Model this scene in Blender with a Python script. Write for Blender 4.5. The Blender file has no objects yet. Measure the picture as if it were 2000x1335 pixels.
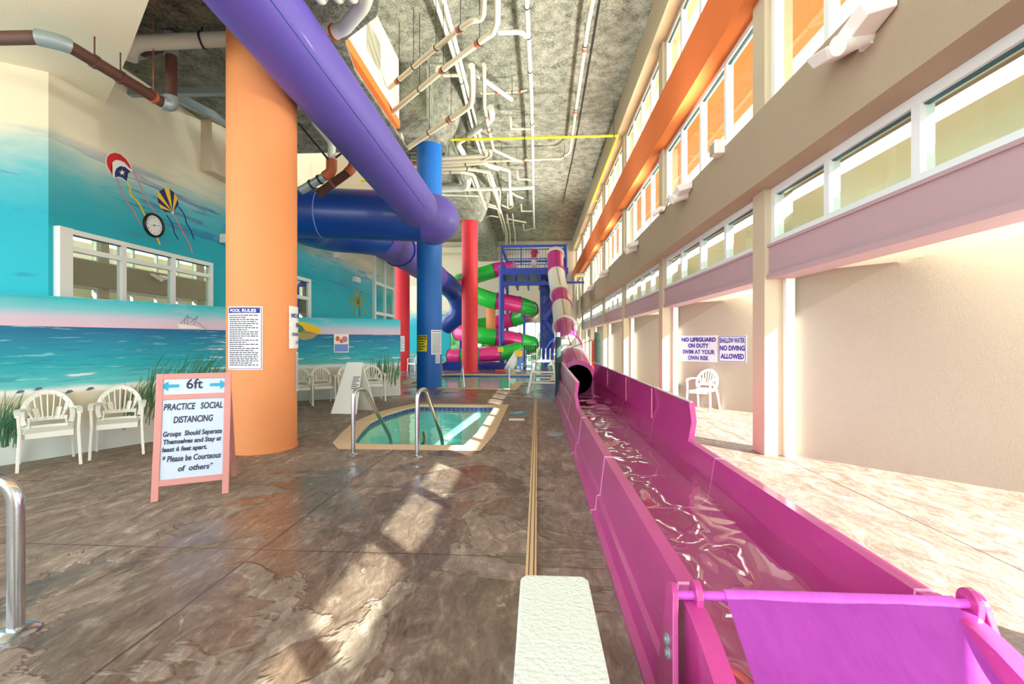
import bpy, bmesh, math, random
from math import pi, sin, cos, radians as R, sqrt, atan2
from mathutils import Vector as V, Matrix as M
random.seed(7)
SC = bpy.context.scene
COL = SC.collection

# ------------------------------------------------------------------ camera, light, exposure
YAW = R(3.2); F = 890.0; EYE = 1.45
cam = bpy.data.cameras.new('camera'); cam.sensor_width = 36; cam.lens = F / 2000 * 36
cam.clip_start = 0.05; cam.clip_end = 400
camo = bpy.data.objects.new('camera', cam); COL.objects.link(camo)
camo.location = (0, 0, EYE); camo.rotation_euler = (R(90), 0, YAW)
SC.camera = camo
SC.view_settings.view_transform = 'Standard'; SC.view_settings.look = 'None'
SC.view_settings.gamma = 1.0; SC.view_settings.use_curve_mapping = False
SC.view_settings.exposure = 1.1
world = bpy.data.worlds.new('daylight'); SC.world = world; world.use_nodes = True
wbg = world.node_tree.nodes['Background']
wbg.inputs[0].default_value = (0.86, 0.95, 1.0, 1); wbg.inputs[1].default_value = 2.2
sun = bpy.data.lights.new('sun', 'SUN'); sun.energy = 12.5; sun.angle = R(0.45); sun.color = (1.0, 0.97, 0.94)
suno = bpy.data.objects.new('sun', sun); COL.objects.link(suno)
SUND = V((-0.70, 0.715, -0.53)).normalized()
suno.rotation_euler = SUND.to_track_quat('-Z', 'Y').to_euler()
suno.location = (12, -12, 14)

# ------------------------------------------------------------------ pixel helpers (photo pixels -> metres)
RIGHT = V((cos(YAW), sin(YAW), 0)); FWD = V((-sin(YAW), cos(YAW), 0)); EYEV = V((0, 0, EYE))
def ray(px, py): return RIGHT * ((px - 1000) / F) + FWD + V((0, 0, (667.5 - py) / F))
def PD(px, py, d): return EYEV + ray(px, py) * d
def PF(px, py, h=0.0):
    r = ray(px, py); return EYEV + r * ((h - EYE) / r.z)
def PX(px, py, x):
    r = ray(px, py); return EYEV + r * (x / r.x)
def PY(px, py, y):
    r = ray(px, py); return EYEV + r * (y / r.y)
def PP(px, py, p, n):
    r = ray(px, py); return EYEV + r * ((V(p) - EYEV).dot(n) / r.dot(n))

# ------------------------------------------------------------------ mesh helpers
def B(): return bmesh.new()
def box(bm, x0, x1, y0, y1, z0, z1, mat=None):
    vs = [bm.verts.new(v) for v in ((x0,y0,z0),(x1,y0,z0),(x1,y1,z0),(x0,y1,z0),(x0,y0,z1),(x1,y0,z1),(x1,y1,z1),(x0,y1,z1))]
    for f in ((0,3,2,1),(4,5,6,7),(0,1,5,4),(1,2,6,5),(2,3,7,6),(3,0,4,7)): bm.faces.new([vs[i] for i in f])
    if mat is not None:
        for v in vs: v.co = mat @ v.co
    return bm
def frame_of(d):
    d = V(d).normalized(); up = V((0, 0, 1)) if abs(d.z) < 0.95 else V((1, 0, 0))
    a = d.cross(up).normalized(); return a, a.cross(d).normalized()
def sweep(bm, pts, r, seg=12, caps=True, closed=False):
    pts = [V(p) for p in pts]; n = len(pts); rr = r if isinstance(r, (list, tuple)) else [r] * n
    rings = []; a = None
    for i, p in enumerate(pts):
        if closed: d = pts[(i + 1) % n] - pts[i - 1]
        else: d = (pts[min(i + 1, n - 1)] - pts[max(i - 1, 0)])
        d = d.normalized()
        if a is None: a, b = frame_of(d)
        else:
            a = (a - d * a.dot(d)).normalized(); b = a.cross(d)
        rings.append([bm.verts.new(p + (a * cos(2*pi*k/seg) + b * sin(2*pi*k/seg)) * rr[i]) for k in range(seg)])
    m = n if closed else n - 1
    for i in range(m):
        A, C = rings[i], rings[(i + 1) % n]
        for k in range(seg): bm.faces.new((A[k], A[(k+1) % seg], C[(k+1) % seg], C[k]))
    if caps and not closed:
        bm.faces.new(rings[0][::-1]); bm.faces.new(rings[-1])
    return bm
def cyl(bm, p0, p1, r0, r1=None, seg=16): return sweep(bm, [p0, p1], [r0, r0 if r1 is None else r1], seg)
def bar(bm, p0, p1, w, h=None):
    h = w if h is None else h; p0 = V(p0); p1 = V(p1); a, b = frame_of(p1 - p0); a = a * w / 2; b = b * h / 2
    vs = [bm.verts.new(p + q) for p in (p0, p1) for q in (a+b, -a+b, -a-b, a-b)]
    for f in ((3,2,1,0),(4,5,6,7),(0,1,5,4),(1,2,6,5),(2,3,7,6),(3,0,4,7)): bm.faces.new([vs[i] for i in f])
    return bm
def lathe(bm, prof, c=(0,0,0), seg=32, ax=None):
    c = V(c); rings = []
    for r, z in prof:
        rings.append([bm.verts.new(c + V((r*cos(2*pi*k/seg), r*sin(2*pi*k/seg), z))) for k in range(seg)])
    for A, C in zip(rings, rings[1:]):
        for k in range(seg): bm.faces.new((A[k], A[(k+1)%seg], C[(k+1)%seg], C[k]))
    if prof[0][0] > 1e-6: bm.faces.new(rings[0][::-1])
    if prof[-1][0] > 1e-6: bm.faces.new(rings[-1])
    if ax is not None:
        for ring in rings:
            for v in ring: v.co = c + ax @ (v.co - c)
    return bm
def prism(bm, poly, o, u, v, n, t):
    """poly of (a,b) in plane o + a*u + b*v, thickness t along n"""
    o, u, v, n = V(o), V(u), V(v), V(n)
    lo = [bm.verts.new(o + u*a + v*b) for a, b in poly]; hi = [bm.verts.new(o + u*a + v*b + n*t) for a, b in poly]
    k = len(poly)
    bm.faces.new(lo[::-1]); bm.faces.new(hi)
    for i in range(k): bm.faces.new((lo[i], lo[(i+1)%k], hi[(i+1)%k], hi[i]))
    return bm
def crv(pts, n=8):
    pts = [V(p) for p in pts]; out = []
    for i in range(len(pts) - 1):
        p0 = pts[max(i-1,0)]; p1 = pts[i]; p2 = pts[i+1]; p3 = pts[min(i+2,len(pts)-1)]
        for k in range(n):
            t = k / n
            out.append(0.5*((2*p1)+(p2-p0)*t+(2*p0-5*p1+4*p2-p3)*t*t+(3*p1-p0-3*p2+p3)*t*t*t))
    out.append(pts[-1]); return out
def fillet(pts, r=0.15, n=4):
    pts = [V(p) for p in pts]; out = [pts[0]]
    for i in range(1, len(pts)-1):
        a = pts[i-1]-pts[i]; b = pts[i+1]-pts[i]; d = min(r, a.length*.45, b.length*.45)
        A = pts[i]+a.normalized()*d; C = pts[i]+b.normalized()*d
        for k in range(n+1):
            t = k/n; out.append(A*(1-t)**2 + pts[i]*2*t*(1-t) + C*t*t)
    out.append(pts[-1]); return out
def world_of(o):
    m = M()
    while o is not None: m = o.matrix_basis @ m; o = o.parent
    return m
def obj(name, bm, mat, parent=None, smooth=False, bevel=0.0, local=False, loc=None):
    """bm is in world metres unless local; the mesh is moved into its parent's space"""
    bmesh.ops.recalc_face_normals(bm, faces=bm.faces[:])
    if bevel > 0:
        bmesh.ops.bevel(bm, geom=[e for e in bm.edges if len(e.link_faces) == 2 and e.calc_face_angle(0) > 0.6], offset=bevel, segments=2, affect='EDGES', profile=0.6)
    if parent is not None and not local: bm.transform(world_of(parent).inverted())
    if loc is not None: bm.transform(M.Translation(-V(loc)))
    me = bpy.data.meshes.new(name); bm.to_mesh(me); bm.free()
    if smooth:
        for p in me.polygons: p.use_smooth = True
        try: me.set_sharp_from_angle(angle=R(40))
        except Exception: pass
    for m_ in (mat if isinstance(mat, (list, tuple)) else [mat]): me.materials.append(m_)
    o = bpy.data.objects.new(name, me); COL.objects.link(o); o.parent = parent
    if loc is not None: o.location = loc
    return o
def tag(o, label, cat, group=None):
    o['label'] = label; o['category'] = cat
    if group: o['group'] = group
    return o
def thing(name, label, cat, loc=(0,0,0), rz=0.0, group=None):
    o = bpy.data.objects.new(name, None); COL.objects.link(o); o.empty_display_size = 0.1
    o.location = loc; o.rotation_euler = (0, 0, rz); return tag(o, label, cat, group)
def struct(name, bm, mat, **k):
    o = obj(name, bm, mat, **k)
    if o.parent is None: o['kind'] = 'structure'
    return o
def dup(root, loc, rz, label, group=None):
    r = root.copy(); COL.objects.link(r); r.location = loc; r.rotation_euler = (0, 0, rz); r['label'] = label
    if group: r['group'] = group
    def rec(src, dst):
        for ch in list(src.children):
            c = ch.copy(); COL.objects.link(c); c.parent = dst; rec(ch, c)
    rec(root, r); return r

# ------------------------------------------------------------------ materials
def srgb(r, g, b):
    f = lambda c: (c/255/12.92) if c/255 <= 0.04045 else ((c/255+0.055)/1.055)**2.4
    return (f(r), f(g), f(b), 1)
class NT:
    def __init__(s, name):
        s.m = bpy.data.materials.new(name); s.m.use_nodes = True; s.t = s.m.node_tree; s.t.nodes.clear()
        s.out = s.t.nodes.new('ShaderNodeOutputMaterial')
    def n(s, typ, ins=None, **props):
        nd = s.t.nodes.new('ShaderNode' + typ)
        for k, v in props.items(): setattr(nd, k, v)
        for k, v in (ins or {}).items(): s.set(nd.inputs[k], v)
        return nd
    def set(s, sock, v):
        if isinstance(v, bpy.types.NodeSocket): s.t.links.new(v, sock)
        elif isinstance(v, bpy.types.Node): s.t.links.new(v.outputs[0], sock)
        else: sock.default_value = v
    def math(s, op, a, b=0.0, clamp=False):
        nd = s.n('Math', operation=op, use_clamp=clamp); s.set(nd.inputs[0], a); s.set(nd.inputs[1], b); return nd.outputs[0]
    def mix(s, f, a, b, blend='MIX'):
        nd = s.n('Mix', data_type='RGBA', blend_type=blend); s.set(nd.inputs[0], f); s.set(nd.inputs[6], a); s.set(nd.inputs[7], b); return nd.outputs[2]
    def ramp(s, f, stops, interp='LINEAR'):
        nd = s.n('ValToRGB'); cr = nd.color_ramp; cr.interpolation = interp
        while len(cr.elements) < len(stops): cr.elements.new(0.5)
        for e, (p, c) in zip(cr.elements, stops):
            e.position = p; e.color = c if isinstance(c, (tuple, list)) else (c, c, c, 1)
        s.set(nd.inputs[0], f); return nd.outputs[0]
    def sm(s, f, lo, hi):
        nd = s.n('MapRange', interpolation_type='SMOOTHSTEP'); s.set(nd.inputs[0], f); nd.inputs[1].default_value = lo; nd.inputs[2].default_value = hi; return nd.outputs[0]
    def coord(s, kind='Object'): return s.n('TexCoord').outputs[kind]
    def mapping(s, vec, scale=(1,1,1), loc=(0,0,0), rot=(0,0,0)):
        return s.n('Mapping', {'Vector': vec, 'Scale': scale, 'Location': loc, 'Rotation': rot}).outputs[0]
    def noise(s, vec, scale=5.0, detail=4.0, rough=0.55, dist=0.0):
        nd = s.n('TexNoise', {'Vector': vec, 'Scale': scale, 'Detail': detail, 'Roughness': rough, 'Distortion': dist}); return nd.outputs['Fac']
    def bump(s, h, strength=0.3, dist=0.02):
        return s.n('Bump', {'Height': h, 'Strength': strength, 'Distance': dist}).outputs[0]
    def pbr(s, color, rough=0.5, metal=0.0, bump=None, coat=0.0, spec=None):
        nd = s.n('BsdfPrincipled', {'Base Color': color, 'Roughness': rough, 'Metallic': metal})
        if bump is not None: s.set(nd.inputs['Normal'], bump)
        if coat: nd.inputs['Coat Weight'].default_value = coat; nd.inputs['Coat Roughness'].default_value = 0.08
        if spec is not None: nd.inputs['Specular IOR Level'].default_value = spec
        s.t.links.new(nd.outputs[0], s.out.inputs[0]); return s.m
def paint(name, c, rough=0.5, var=0.08, bumps=0.15, scale=30.0, metal=0.0, coat=0.0, big=1.3):
    t = NT(name); co = t.coord(); c1 = srgb(*c); c0 = tuple(x*(1-var) for x in c1[:3]) + (1,); c2 = tuple(min(1, x*(1+var)) for x in c1[:3]) + (1,)
    col = t.mix(t.noise(co, big, 5), c0, c2)
    bp = t.bump(t.noise(co, scale, 3), bumps, 0.01) if bumps else None
    return t.pbr(col, rough, metal, bp, coat)

m_beige = paint('beige stucco', (208, 196, 172), .8, .05, .25, 60)
m_panel = paint('warm beige stucco', (158, 150, 134), .85, .04, .35, 90)
m_taupe = paint('taupe stucco', (168, 150, 126), .85, .05, .35, 90)
m_cream = paint('cream stucco', (236, 232, 210), .85, .04, .2, 60)
m_olive = paint('pier stucco', (192, 178, 150), .85, .05, .3, 80)
m_mauve = paint('mauve painted band', (176, 150, 152), .6, .05, .1)
m_orangeb = paint('orange stucco beam', (222, 112, 46), .8, .06, .3, 80)
m_whitef = paint('white window aluminium', (226, 232, 230), .35, .02, 0)
m_orange = paint('orange stucco column', (228, 148, 92), .7, .05, .2, 70)
m_blue = paint('blue painted column', (8, 98, 184), .5, .06, .1)
m_red = paint('red painted column', (218, 40, 52), .55, .07, .12)
m_purple = paint('purple fibreglass', (90, 74, 166), .5, .08, .06, 12, coat=.05)
m_tubeblue = paint('blue fibreglass', (14, 62, 150), .38, .1, .06, 12, coat=.2)
m_steel = paint('brushed stainless', (200, 204, 206), .22, .05, .05, 40, metal=1.0)
m_white = paint('white plastic', (232, 233, 224), .45, .03, .05)
m_pipe = paint('cream painted pipe', (204, 194, 168), .55, .07, .1)
m_pvc = paint('white pipe', (208, 211, 198), .45, .04, .05)
m_rust = paint('rust brown coupling', (168, 92, 58), .6, .12, .1)
m_brown = paint('dark brown iron pipe', (86, 54, 46), .6, .2, .3, 60)
m_elbow = paint('terracotta elbow', (176, 88, 58), .6, .1, .2)
m_galv = paint('galvanised fitting', (150, 164, 168), .45, .12, .15, 40, metal=.3)
m_yellow = paint('yellow painted pipe', (232, 214, 30), .5, .04, 0)
m_black = paint('black metal', (28, 28, 30), .5, .1, 0)
m_navy = paint('navy print', (36, 44, 130), .6, .04, 0)
m_ink = paint('marker ink', (40, 44, 70), .7, .1, 0)
m_board = paint('white board', (188, 202, 220), .3, .02, 0)
m_pinkwood = paint('pink stained wood', (206, 140, 132), .6, .12, .2, 40)
m_arrow = paint('turquoise marker', (30, 160, 196), .6, .15, 0)
m_block = paint('textured white board', (214, 222, 208), .6, .03, .9, 55)
m_tan = paint('tan drain cover', (206, 180, 134), .6, .1, .2, 80)
m_flood = paint('white flood housing', (236, 232, 226), .4, .03, 0)
m_glassy = paint('lamp lens', (238, 240, 226), .15, .02, 0)
m_towerblue = paint('blue painted steel', (22, 58, 160), .45, .1, .05)
m_green = paint('green translucent fibreglass', (36, 196, 62), .3, .08, 0, coat=.3)
m_pink = paint('pink translucent fibreglass', (226, 48, 134), .3, .08, 0, coat=.3)
m_plum = paint('magenta tube section', (178, 44, 124), .3, .08, 0, coat=.3)
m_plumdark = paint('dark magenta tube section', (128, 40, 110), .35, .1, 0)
m_whitetube = paint('white tube section', (216, 220, 206), .35, .04, 0, coat=.3)
m_padgreen = paint('dark green padding', (38, 66, 62), .8, .2, .4, 30)
m_padmottle = paint('mottled green padding', (84, 112, 96), .85, .45, .5, 30, big=9)
m_rope = paint('net cord', (60, 66, 58), .8, .1, 0)
m_skin = paint('skin', (214, 160, 132), .5, .05, 0)
m_hair = paint('dark hair', (46, 32, 26), .6, .1, .2)
m_redcloth = paint('red shirt cloth', (176, 30, 56), .8, .08, .2)
m_shorts = paint('pale shorts cloth', (216, 206, 190), .8, .06, .2)
m_coping = paint('tan pool coping', (214, 188, 150), .7, .12, .3, 40, big=3)
m_deckred = paint('red mat', (204, 70, 40), .7, .1, 0)
m_kite_red = paint('red mural paint', (206, 28, 34), .7, .06, 0)
m_kite_white = paint('white mural paint', (236, 236, 232), .7, .03, 0)
m_kite_navy = paint('navy mural paint', (24, 42, 110), .7, .1, 0)
m_kite_yellow = paint('yellow mural paint', (240, 196, 44), .7, .08, 0)
m_kite_pink = paint('pink mural paint', (214, 130, 150), .7, .08, 0)
m_grass_p = paint('green mural paint', (78, 136, 98), .8, .35, 0, big=14)
m_sandpaint = paint('tan mural paint', (176, 158, 108), .8, .15, 0)
m_grey_p = paint('grey mural paint', (104, 112, 124), .8, .1, 0)
m_palm_p = paint('olive mural paint', (150, 146, 52), .8, .2, 0, big=12)
m_trunk_p = paint('brown mural paint', (128, 96, 60), .8, .15, 0)
m_signyellow = paint('yellow sign', (236, 216, 40), .5, .03, 0)
m_paper = paint('white laminated paper', (236, 238, 240), .4, .02, 0)
m_vent = paint('vent grille', (168, 164, 142), .6, .05, 0)
m_dark = paint('dark recess', (30, 34, 40), .7, .2, 0)
m_leaf = paint('outdoor foliage', (120, 160, 84), .8, .4, .5, 8, big=3)
m_ground = paint('exterior paving', (226, 222, 208), .85, .06, .2)
m_canopy = paint('pale exterior stucco', (238, 230, 208), .85, .04, .1)
m_board2 = paint('white enamel sign', (196, 198, 208), .4, .02, 0)
m_lilac = paint('lilac poster ink', (120, 150, 220), .6, .1, 0)
m_seam = paint('pale pink seam', (230, 160, 200), .5, .04, 0)
m_seam = paint('pale pink seam', (230, 160, 200), .5, .04, 0)

def sprayed():
    t = NT('sprayed fireproofing'); co = t.coord()
    a = t.noise(co, 3.2, 8, .72); b = t.noise(t.mapping(co, (1,1,1)), 22, 5, .7); c = t.noise(co, .55, 4)
    f = t.math('ADD', t.math('MULTIPLY', a, .55), t.math('MULTIPLY', b, .45))
    col = t.ramp(f, [(.36, srgb(84, 86, 76)), (.46, srgb(142, 143, 128)), (.56, srgb(184, 182, 166)), (.68, srgb(214, 212, 196))])
    col = t.mix(t.sm(c, .45, .75), col, t.mix(.6, col, srgb(120, 122, 108)))
    h = t.math('ADD', a, t.math('MULTIPLY', b, 1.2))
    return t.pbr(col, .95, 0, t.bump(h, 1.0, .07), spec=.1)
m_spray = sprayed()

def floor_mat():
    t = NT('stamped brown concrete'); co = t.coord()
    sep = t.n('SeparateXYZ', {0: co}); x, y = sep.outputs[0], sep.outputs[1]
    rot = t.mapping(co, (1, .5, 1), rot=(0, 0, R(38)))
    big = t.noise(co, .7, 5, .6, .5); st = t.noise(rot, 3.6, 9, .74, 1.6); fine = t.noise(t.mapping(co, (1, .42, 1), rot=(0, 0, R(60))), 16, 7, .7, 1.0)
    base = t.ramp(t.math('ADD', t.math('MULTIPLY', st, .62), t.math('MULTIPLY', fine, .38)),
                  [(.34, srgb(84, 68, 58)), (.46, srgb(124, 105, 90)), (.54, srgb(146, 128, 112)), (.66, srgb(190, 178, 162))])
    base = t.mix(t.sm(big, .45, .7), base, t.mix(.5, base, srgb(112, 106, 96)))
    w1 = t.noise(co, .85, 5, .62, .9)
    nearx = t.sm(t.math('ABSOLUTE', t.math('ADD', x, 1.4)), 3.2, .3); neary = t.sm(t.math('ABSOLUTE', t.math('SUBTRACT', y, 3.2)), 4.5, .5)
    wet = t.sm(t.math('ADD', w1, t.math('MULTIPLY', t.math('MULTIPLY', nearx, neary), .22)), .63, .66)
    farwet = t.math('MULTIPLY', t.sm(y, 9.5, 12.5), .85)
    wet = t.math('MAXIMUM', wet, t.math('MULTIPLY', farwet, t.sm(w1, .38, .5)))
    wet = t.math('MULTIPLY', wet, t.sm(x, 1.6, .4))
    col = t.mix(t.math('MULTIPLY', wet, .5), base, t.mix(1.0, base, srgb(150, 120, 104), 'MULTIPLY'))
    scuff = t.math('MULTIPLY', t.sm(t.noise(rot, 2.2, 8, .7, 2.0), .62, .68), t.sm(fine, .4, .55))
    col = t.mix(t.math('MULTIPLY', scuff, .4), col, srgb(196, 190, 176))
    joints = None
    wob = t.math('MULTIPLY', t.math('SUBTRACT', t.noise(co, 4, 2), .5), .02)
    for sx in (-1.93, 3.07, -4.4):
        d = t.math('ABSOLUTE', t.math('ADD', t.math('SUBTRACT', x, sx), wob)); k = t.math('LESS_THAN', d, .008)
        joints = k if joints is None else t.math('MAXIMUM', joints, k)
    fy = t.math('ABSOLUTE', t.math('SUBTRACT', t.math('FRACT', t.math('DIVIDE', t.math('ADD', t.math('ADD', y, 20 - .68 + .7), wob), 1.4)), .5))
    jy = t.math('MULTIPLY', t.math('LESS_THAN', fy, .0045), t.math('LESS_THAN', x, -.03))
    joints = t.math('MAXIMUM', joints, jy)
    col = t.mix(t.math('MULTIPLY', joints, .75), col, srgb(54, 42, 36))
    rough = t.math('SUBTRACT', .62, t.math('MULTIPLY', wet, .55))
    h = t.math('ADD', st, t.math('MULTIPLY', fine, .5))
    h = t.math('SUBTRACT', t.math('MULTIPLY', h, t.math('SUBTRACT', 1.0, t.math('MULTIPLY', wet, .85))), t.math('MULTIPLY', joints, .8))
    return t.pbr(col, rough, 0, t.bump(h, .5, .04), spec=.55)
m_floor = floor_mat()

def sea_mural():
    t = NT('painted beach mural'); co = t.coord(); sep = t.n('SeparateXYZ', {0: co}); v = sep.outputs[2]; u = sep.outputs[0]
    flow = t.noise(t.mapping(co, (.8, 1, 6)), 1.4, 4, .55); str_ = t.noise(t.mapping(co, (1.3, 1, 16)), 1.6, 5, .6)
    vv = t.math('ADD', v, t.math('MULTIPLY', t.math('SUBTRACT', flow, .5), .16))
    sand = t.math('ADD', v, t.math('MULTIPLY', t.math('SUBTRACT', t.noise(t.mapping(co, (1, 1, .3)), .9, 3), .5), .22))
    col = t.ramp(t.math('DIVIDE', vv, 2.1), [(.0, srgb(214, 226, 222)), (.14, srgb(222, 228, 220)), (.24, srgb(210, 202, 178)), (.37, srgb(218, 212, 190)), (.40, srgb(226, 236, 232)), (.43, srgb(96, 202, 204)), (.55, srgb(24, 172, 188)), (.68, srgb(14, 138, 172)), (.775, srgb(8, 100, 150))])
    col = t.mix(t.math('MULTIPLY', t.sm(str_, .5, .62), t.math('MULTIPLY', t.sm(v, .85, 1.0), .45)), col, srgb(14, 120, 160))
    col = t.mix(t.math('MULTIPLY', t.sm(t.noise(t.mapping(co, (1.1, 1, 20), loc=(3, 0, 1)), 1.3, 6, .65), .58, .64), t.math('MULTIPLY', t.sm(v, .84, 1.0), .7)), col, srgb(150, 226, 226))
    for vc, wd, sc, th in ((.84, .05, 2.5, .30), (1.03, .022, 1.3, .42), (1.33, .025, 1.0, .53), (1.20, .018, 1.2, .52), (1.45, .012, 1.2, .55)):
        d = t.math('ABSOLUTE', t.math('SUBTRACT', t.math('ADD', v, t.math('MULTIPLY', t.math('SUBTRACT', t.noise(t.mapping(co, (1, 1, .01), loc=(vc*9, 0, 0)), 2.2, 5), .5), .1)), vc))
        k = t.math('MULTIPLY', t.sm(d, wd, wd*.25), t.sm(t.noise(t.mapping(co, (1, 1, .05), loc=(vc*5, 2, 0)), sc, 3), th, th+.08))
        col = t.mix(t.math('MULTIPLY', k, .9), col, srgb(238, 244, 242))
    sky = t.ramp(t.math('SUBTRACT', v, 1.64), [(.0, srgb(222, 192, 212)), (.13, srgb(206, 196, 218)), (.23, srgb(120, 200, 214)), (.34, srgb(64, 190, 204)), (.42, srgb(40, 180, 198))])
    sky = t.mix(t.math('MULTIPLY', t.sm(t.noise(t.mapping(co, (.7, 1, 3)), 2.0, 4), .5, .7), .35), sky, srgb(196, 200, 222))
    col = t.mix(t.math('GREATER_THAN', v, 1.645), col, sky)
    return t.pbr(col, .6, 0, t.bump(t.noise(co, 60, 2), .1, .01))
m_sea = sea_mural()

def sky_mural():
    t = NT('painted sky mural'); co = t.coord(); sep = t.n('SeparateXYZ', {0: co}); v = sep.outputs[2]; y = sep.outputs[1]
    st = t.noise(t.mapping(co, (1, .55, 2.4)), .9, 5, .6, .4); st2 = t.noise(t.mapping(co, (1, .35, 5.5), loc=(0, 3, 0)), 1.0, 6, .62, .3)
    lift = t.math('MULTIPLY', t.math('MINIMUM', t.math('SUBTRACT', y, 6.0), t.math('MULTIPLY', t.math('SUBTRACT', 16.5, y), .6)), .09)
    h = t.math('ADD', t.math('SUBTRACT', v, lift), t.math('MULTIPLY', t.math('SUBTRACT', st, .5), .9))
    col = t.ramp(t.math('DIVIDE', t.math('SUBTRACT', h, 2.0), 3.0), [(.0, srgb(18, 176, 192)), (.40, srgb(22, 168, 190)), (.56, srgb(84, 182, 196)), (.66, srgb(172, 202, 196)), (.78, srgb(228, 222, 196)), (1, srgb(232, 226, 202))])
    dk = t.math('MULTIPLY', t.sm(st2, .55, .63), t.sm(t.math('ABSOLUTE', t.math('SUBTRACT', t.math('SUBTRACT', v, lift), 3.65)), .75, .25))
    col = t.mix(t.math('MULTIPLY', dk, .8), col, t.mix(t.sm(st, .4, .6), srgb(24, 98, 164), srgb(96, 124, 170)))
    lo = t.math('MULTIPLY', t.sm(t.noise(t.mapping(co, (1, .25, 7), loc=(0, 9, 0)), 1.1, 5, .6), .6, .66), t.sm(v, 3.6, 2.9))
    col = t.mix(t.math('MULTIPLY', lo, .55), col, srgb(10, 124, 170))
    return t.pbr(col, .7, 0, t.bump(t.noise(co, 50, 2), .1, .01))
m_sky = sky_mural()

def magenta():
    t = NT('magenta gelcoat'); co = t.coord()
    f = t.noise(t.mapping(co, (2, .6, 1)), 2.5, 6, .6)
    col = t.mix(f, srgb(164, 44, 114), srgb(198, 70, 146))
    col = t.mix(t.math('MULTIPLY', t.sm(t.noise(t.mapping(co, (6, 1.2, 6)), 6, 5, .7), .58, .75), .35), col, srgb(214, 128, 176))
    return t.pbr(col, .3, 0, t.bump(t.noise(co, 14, 2), .05, .01), coat=.4)
m_mag = magenta()
def flapmat():
    t = NT('worn violet vinyl flap'); co = t.coord()
    f = t.noise(t.mapping(co, (5, 1.2, 1.2)), 5, 7, .65)
    col = t.mix(f, srgb(186, 62, 182), srgb(210, 98, 206))
    col = t.mix(t.math('MULTIPLY', t.sm(t.noise(t.mapping(co, (12, 2, 2)), 5, 8, .75), .62, .74), .5), col, srgb(220, 176, 226))
    return t.pbr(col, .42, 0, t.bump(f, .2, .01))
m_flap = flapmat()

def glass(name, tint, refl=.10, rough=0.0, bump=None, edge=1.3):
    t = NT(name); fr = t.n('LayerWeight', {'Blend': .5})
    nrm = None
    if bump:
        co = t.coord(); nz = t.noise(t.mapping(co, bump[0]), bump[1], 1.2, .4, .8); nrm = t.bump(nz, bump[2], bump[3])
        t.set(fr.inputs['Normal'], nrm)
    g = t.n('BsdfGlossy', {'Color': (1, 1, 1, 1), 'Roughness': rough}); tr = t.n('BsdfTransparent', {'Color': tint})
    if nrm is not None: t.set(g.inputs['Normal'], nrm)
    f = t.math('ADD', t.math('MULTIPLY', t.math('POWER', fr.outputs['Facing'], 5.0), edge), refl, True)
    mx = t.n('MixShader'); t.set(mx.inputs[0], f); t.t.links.new(tr.outputs[0], mx.inputs[1]); t.t.links.new(g.outputs[0], mx.inputs[2])
    t.t.links.new(mx.outputs[0], t.out.inputs[0]); return t.m
m_glass = glass('pale green window glass', (.82, .96, .88, 1), .05, edge=.35)
m_water = glass('pool water', (.66, .95, .91, 1), .02, .02, ((1, 1, 1), 2.2, .25, .03), .75)
m_chutewater = glass('shallow chute water', (1.0, .97, .99, 1), .10, .01, ((.7, 1.5, 1), 1.3, .34, .10), .9)
def inner_window():
    t = NT('dark reflective window'); co = t.coord()
    f = t.noise(t.mapping(co, (1, .8, 1.2)), 1.2, 2)
    d = t.n('BsdfDiffuse', {'Color': t.mix(f, srgb(74, 84, 60), srgb(104, 84, 62))}); g = t.n('BsdfGlossy', {'Color': (.75, .9, .85, 1), 'Roughness': .01})  # diffuse colour stands in for the dark room behind the pane
    mx = t.n('MixShader', {0: .7}); t.t.links.new(d.outputs[0], mx.inputs[1]); t.t.links.new(g.outputs[0], mx.inputs[2]); t.t.links.new(mx.outputs[0], t.out.inputs[0]); return t.m
m_inwin = inner_window()
def basin():
    t = NT('pale aqua pool plaster'); co = t.coord(); f = t.noise(co, 1.6, 4, .5, 1.0)
    return t.pbr(t.mix(f, srgb(150, 214, 200), srgb(210, 240, 226)), .7)
m_basin = basin()
def tileband():
    t = NT('navy pool tile'); sp_ = t.n('SeparateXYZ', {0: t.coord()}); co = t.n('CombineXYZ', {0: t.math('ADD', t.math('MULTIPLY', sp_.outputs[0], .8), t.math('MULTIPLY', sp_.outputs[1], .6)), 1: sp_.outputs[2]}).outputs[0]
    br = t.n('TexBrick', {'Vector': co, 'Color1': srgb(20, 40, 120), 'Color2': srgb(32, 60, 150), 'Mortar': srgb(150, 160, 190), 'Scale': 6.0, 'Mortar Size': .03}, offset=0.0)
    return t.pbr(br.outputs[0], .25)
m_tile = tileband()

# ------------------------------------------------------------------ lettering
def text_mesh(s, size, align='CENTER', bold=0.0, shear=0.0, width=None, height=None):
    c = bpy.data.curves.new('t', 'FONT'); c.body = s; c.size = size; c.align_x = align; c.shear = shear; c.offset = bold; c.resolution_u = 3
    o = bpy.data.objects.new('t', c); COL.objects.link(o); dg = bpy.context.evaluated_depsgraph_get(); dg.update()
    me = bpy.data.meshes.new_from_object(o.evaluated_get(dg)); bm = B(); bm.from_mesh(me)
    bpy.data.objects.remove(o); bpy.data.curves.remove(c); bpy.data.meshes.remove(me)
    if bm.verts:
        xs = [v.co.x for v in bm.verts]; ys = [v.co.y for v in bm.verts]; w = max(xs)-min(xs); h = max(ys)-min(ys)
        sx = width / w if width else 1; sy = height / h if height else 1
        cx = (max(xs)+min(xs))/2 if align == 'CENTER' else 0
        for v in bm.verts: v.co = V(((v.co.x - cx)*sx, (v.co.y - (min(ys) if height else 0))*sy, 0))
    return bm
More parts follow.
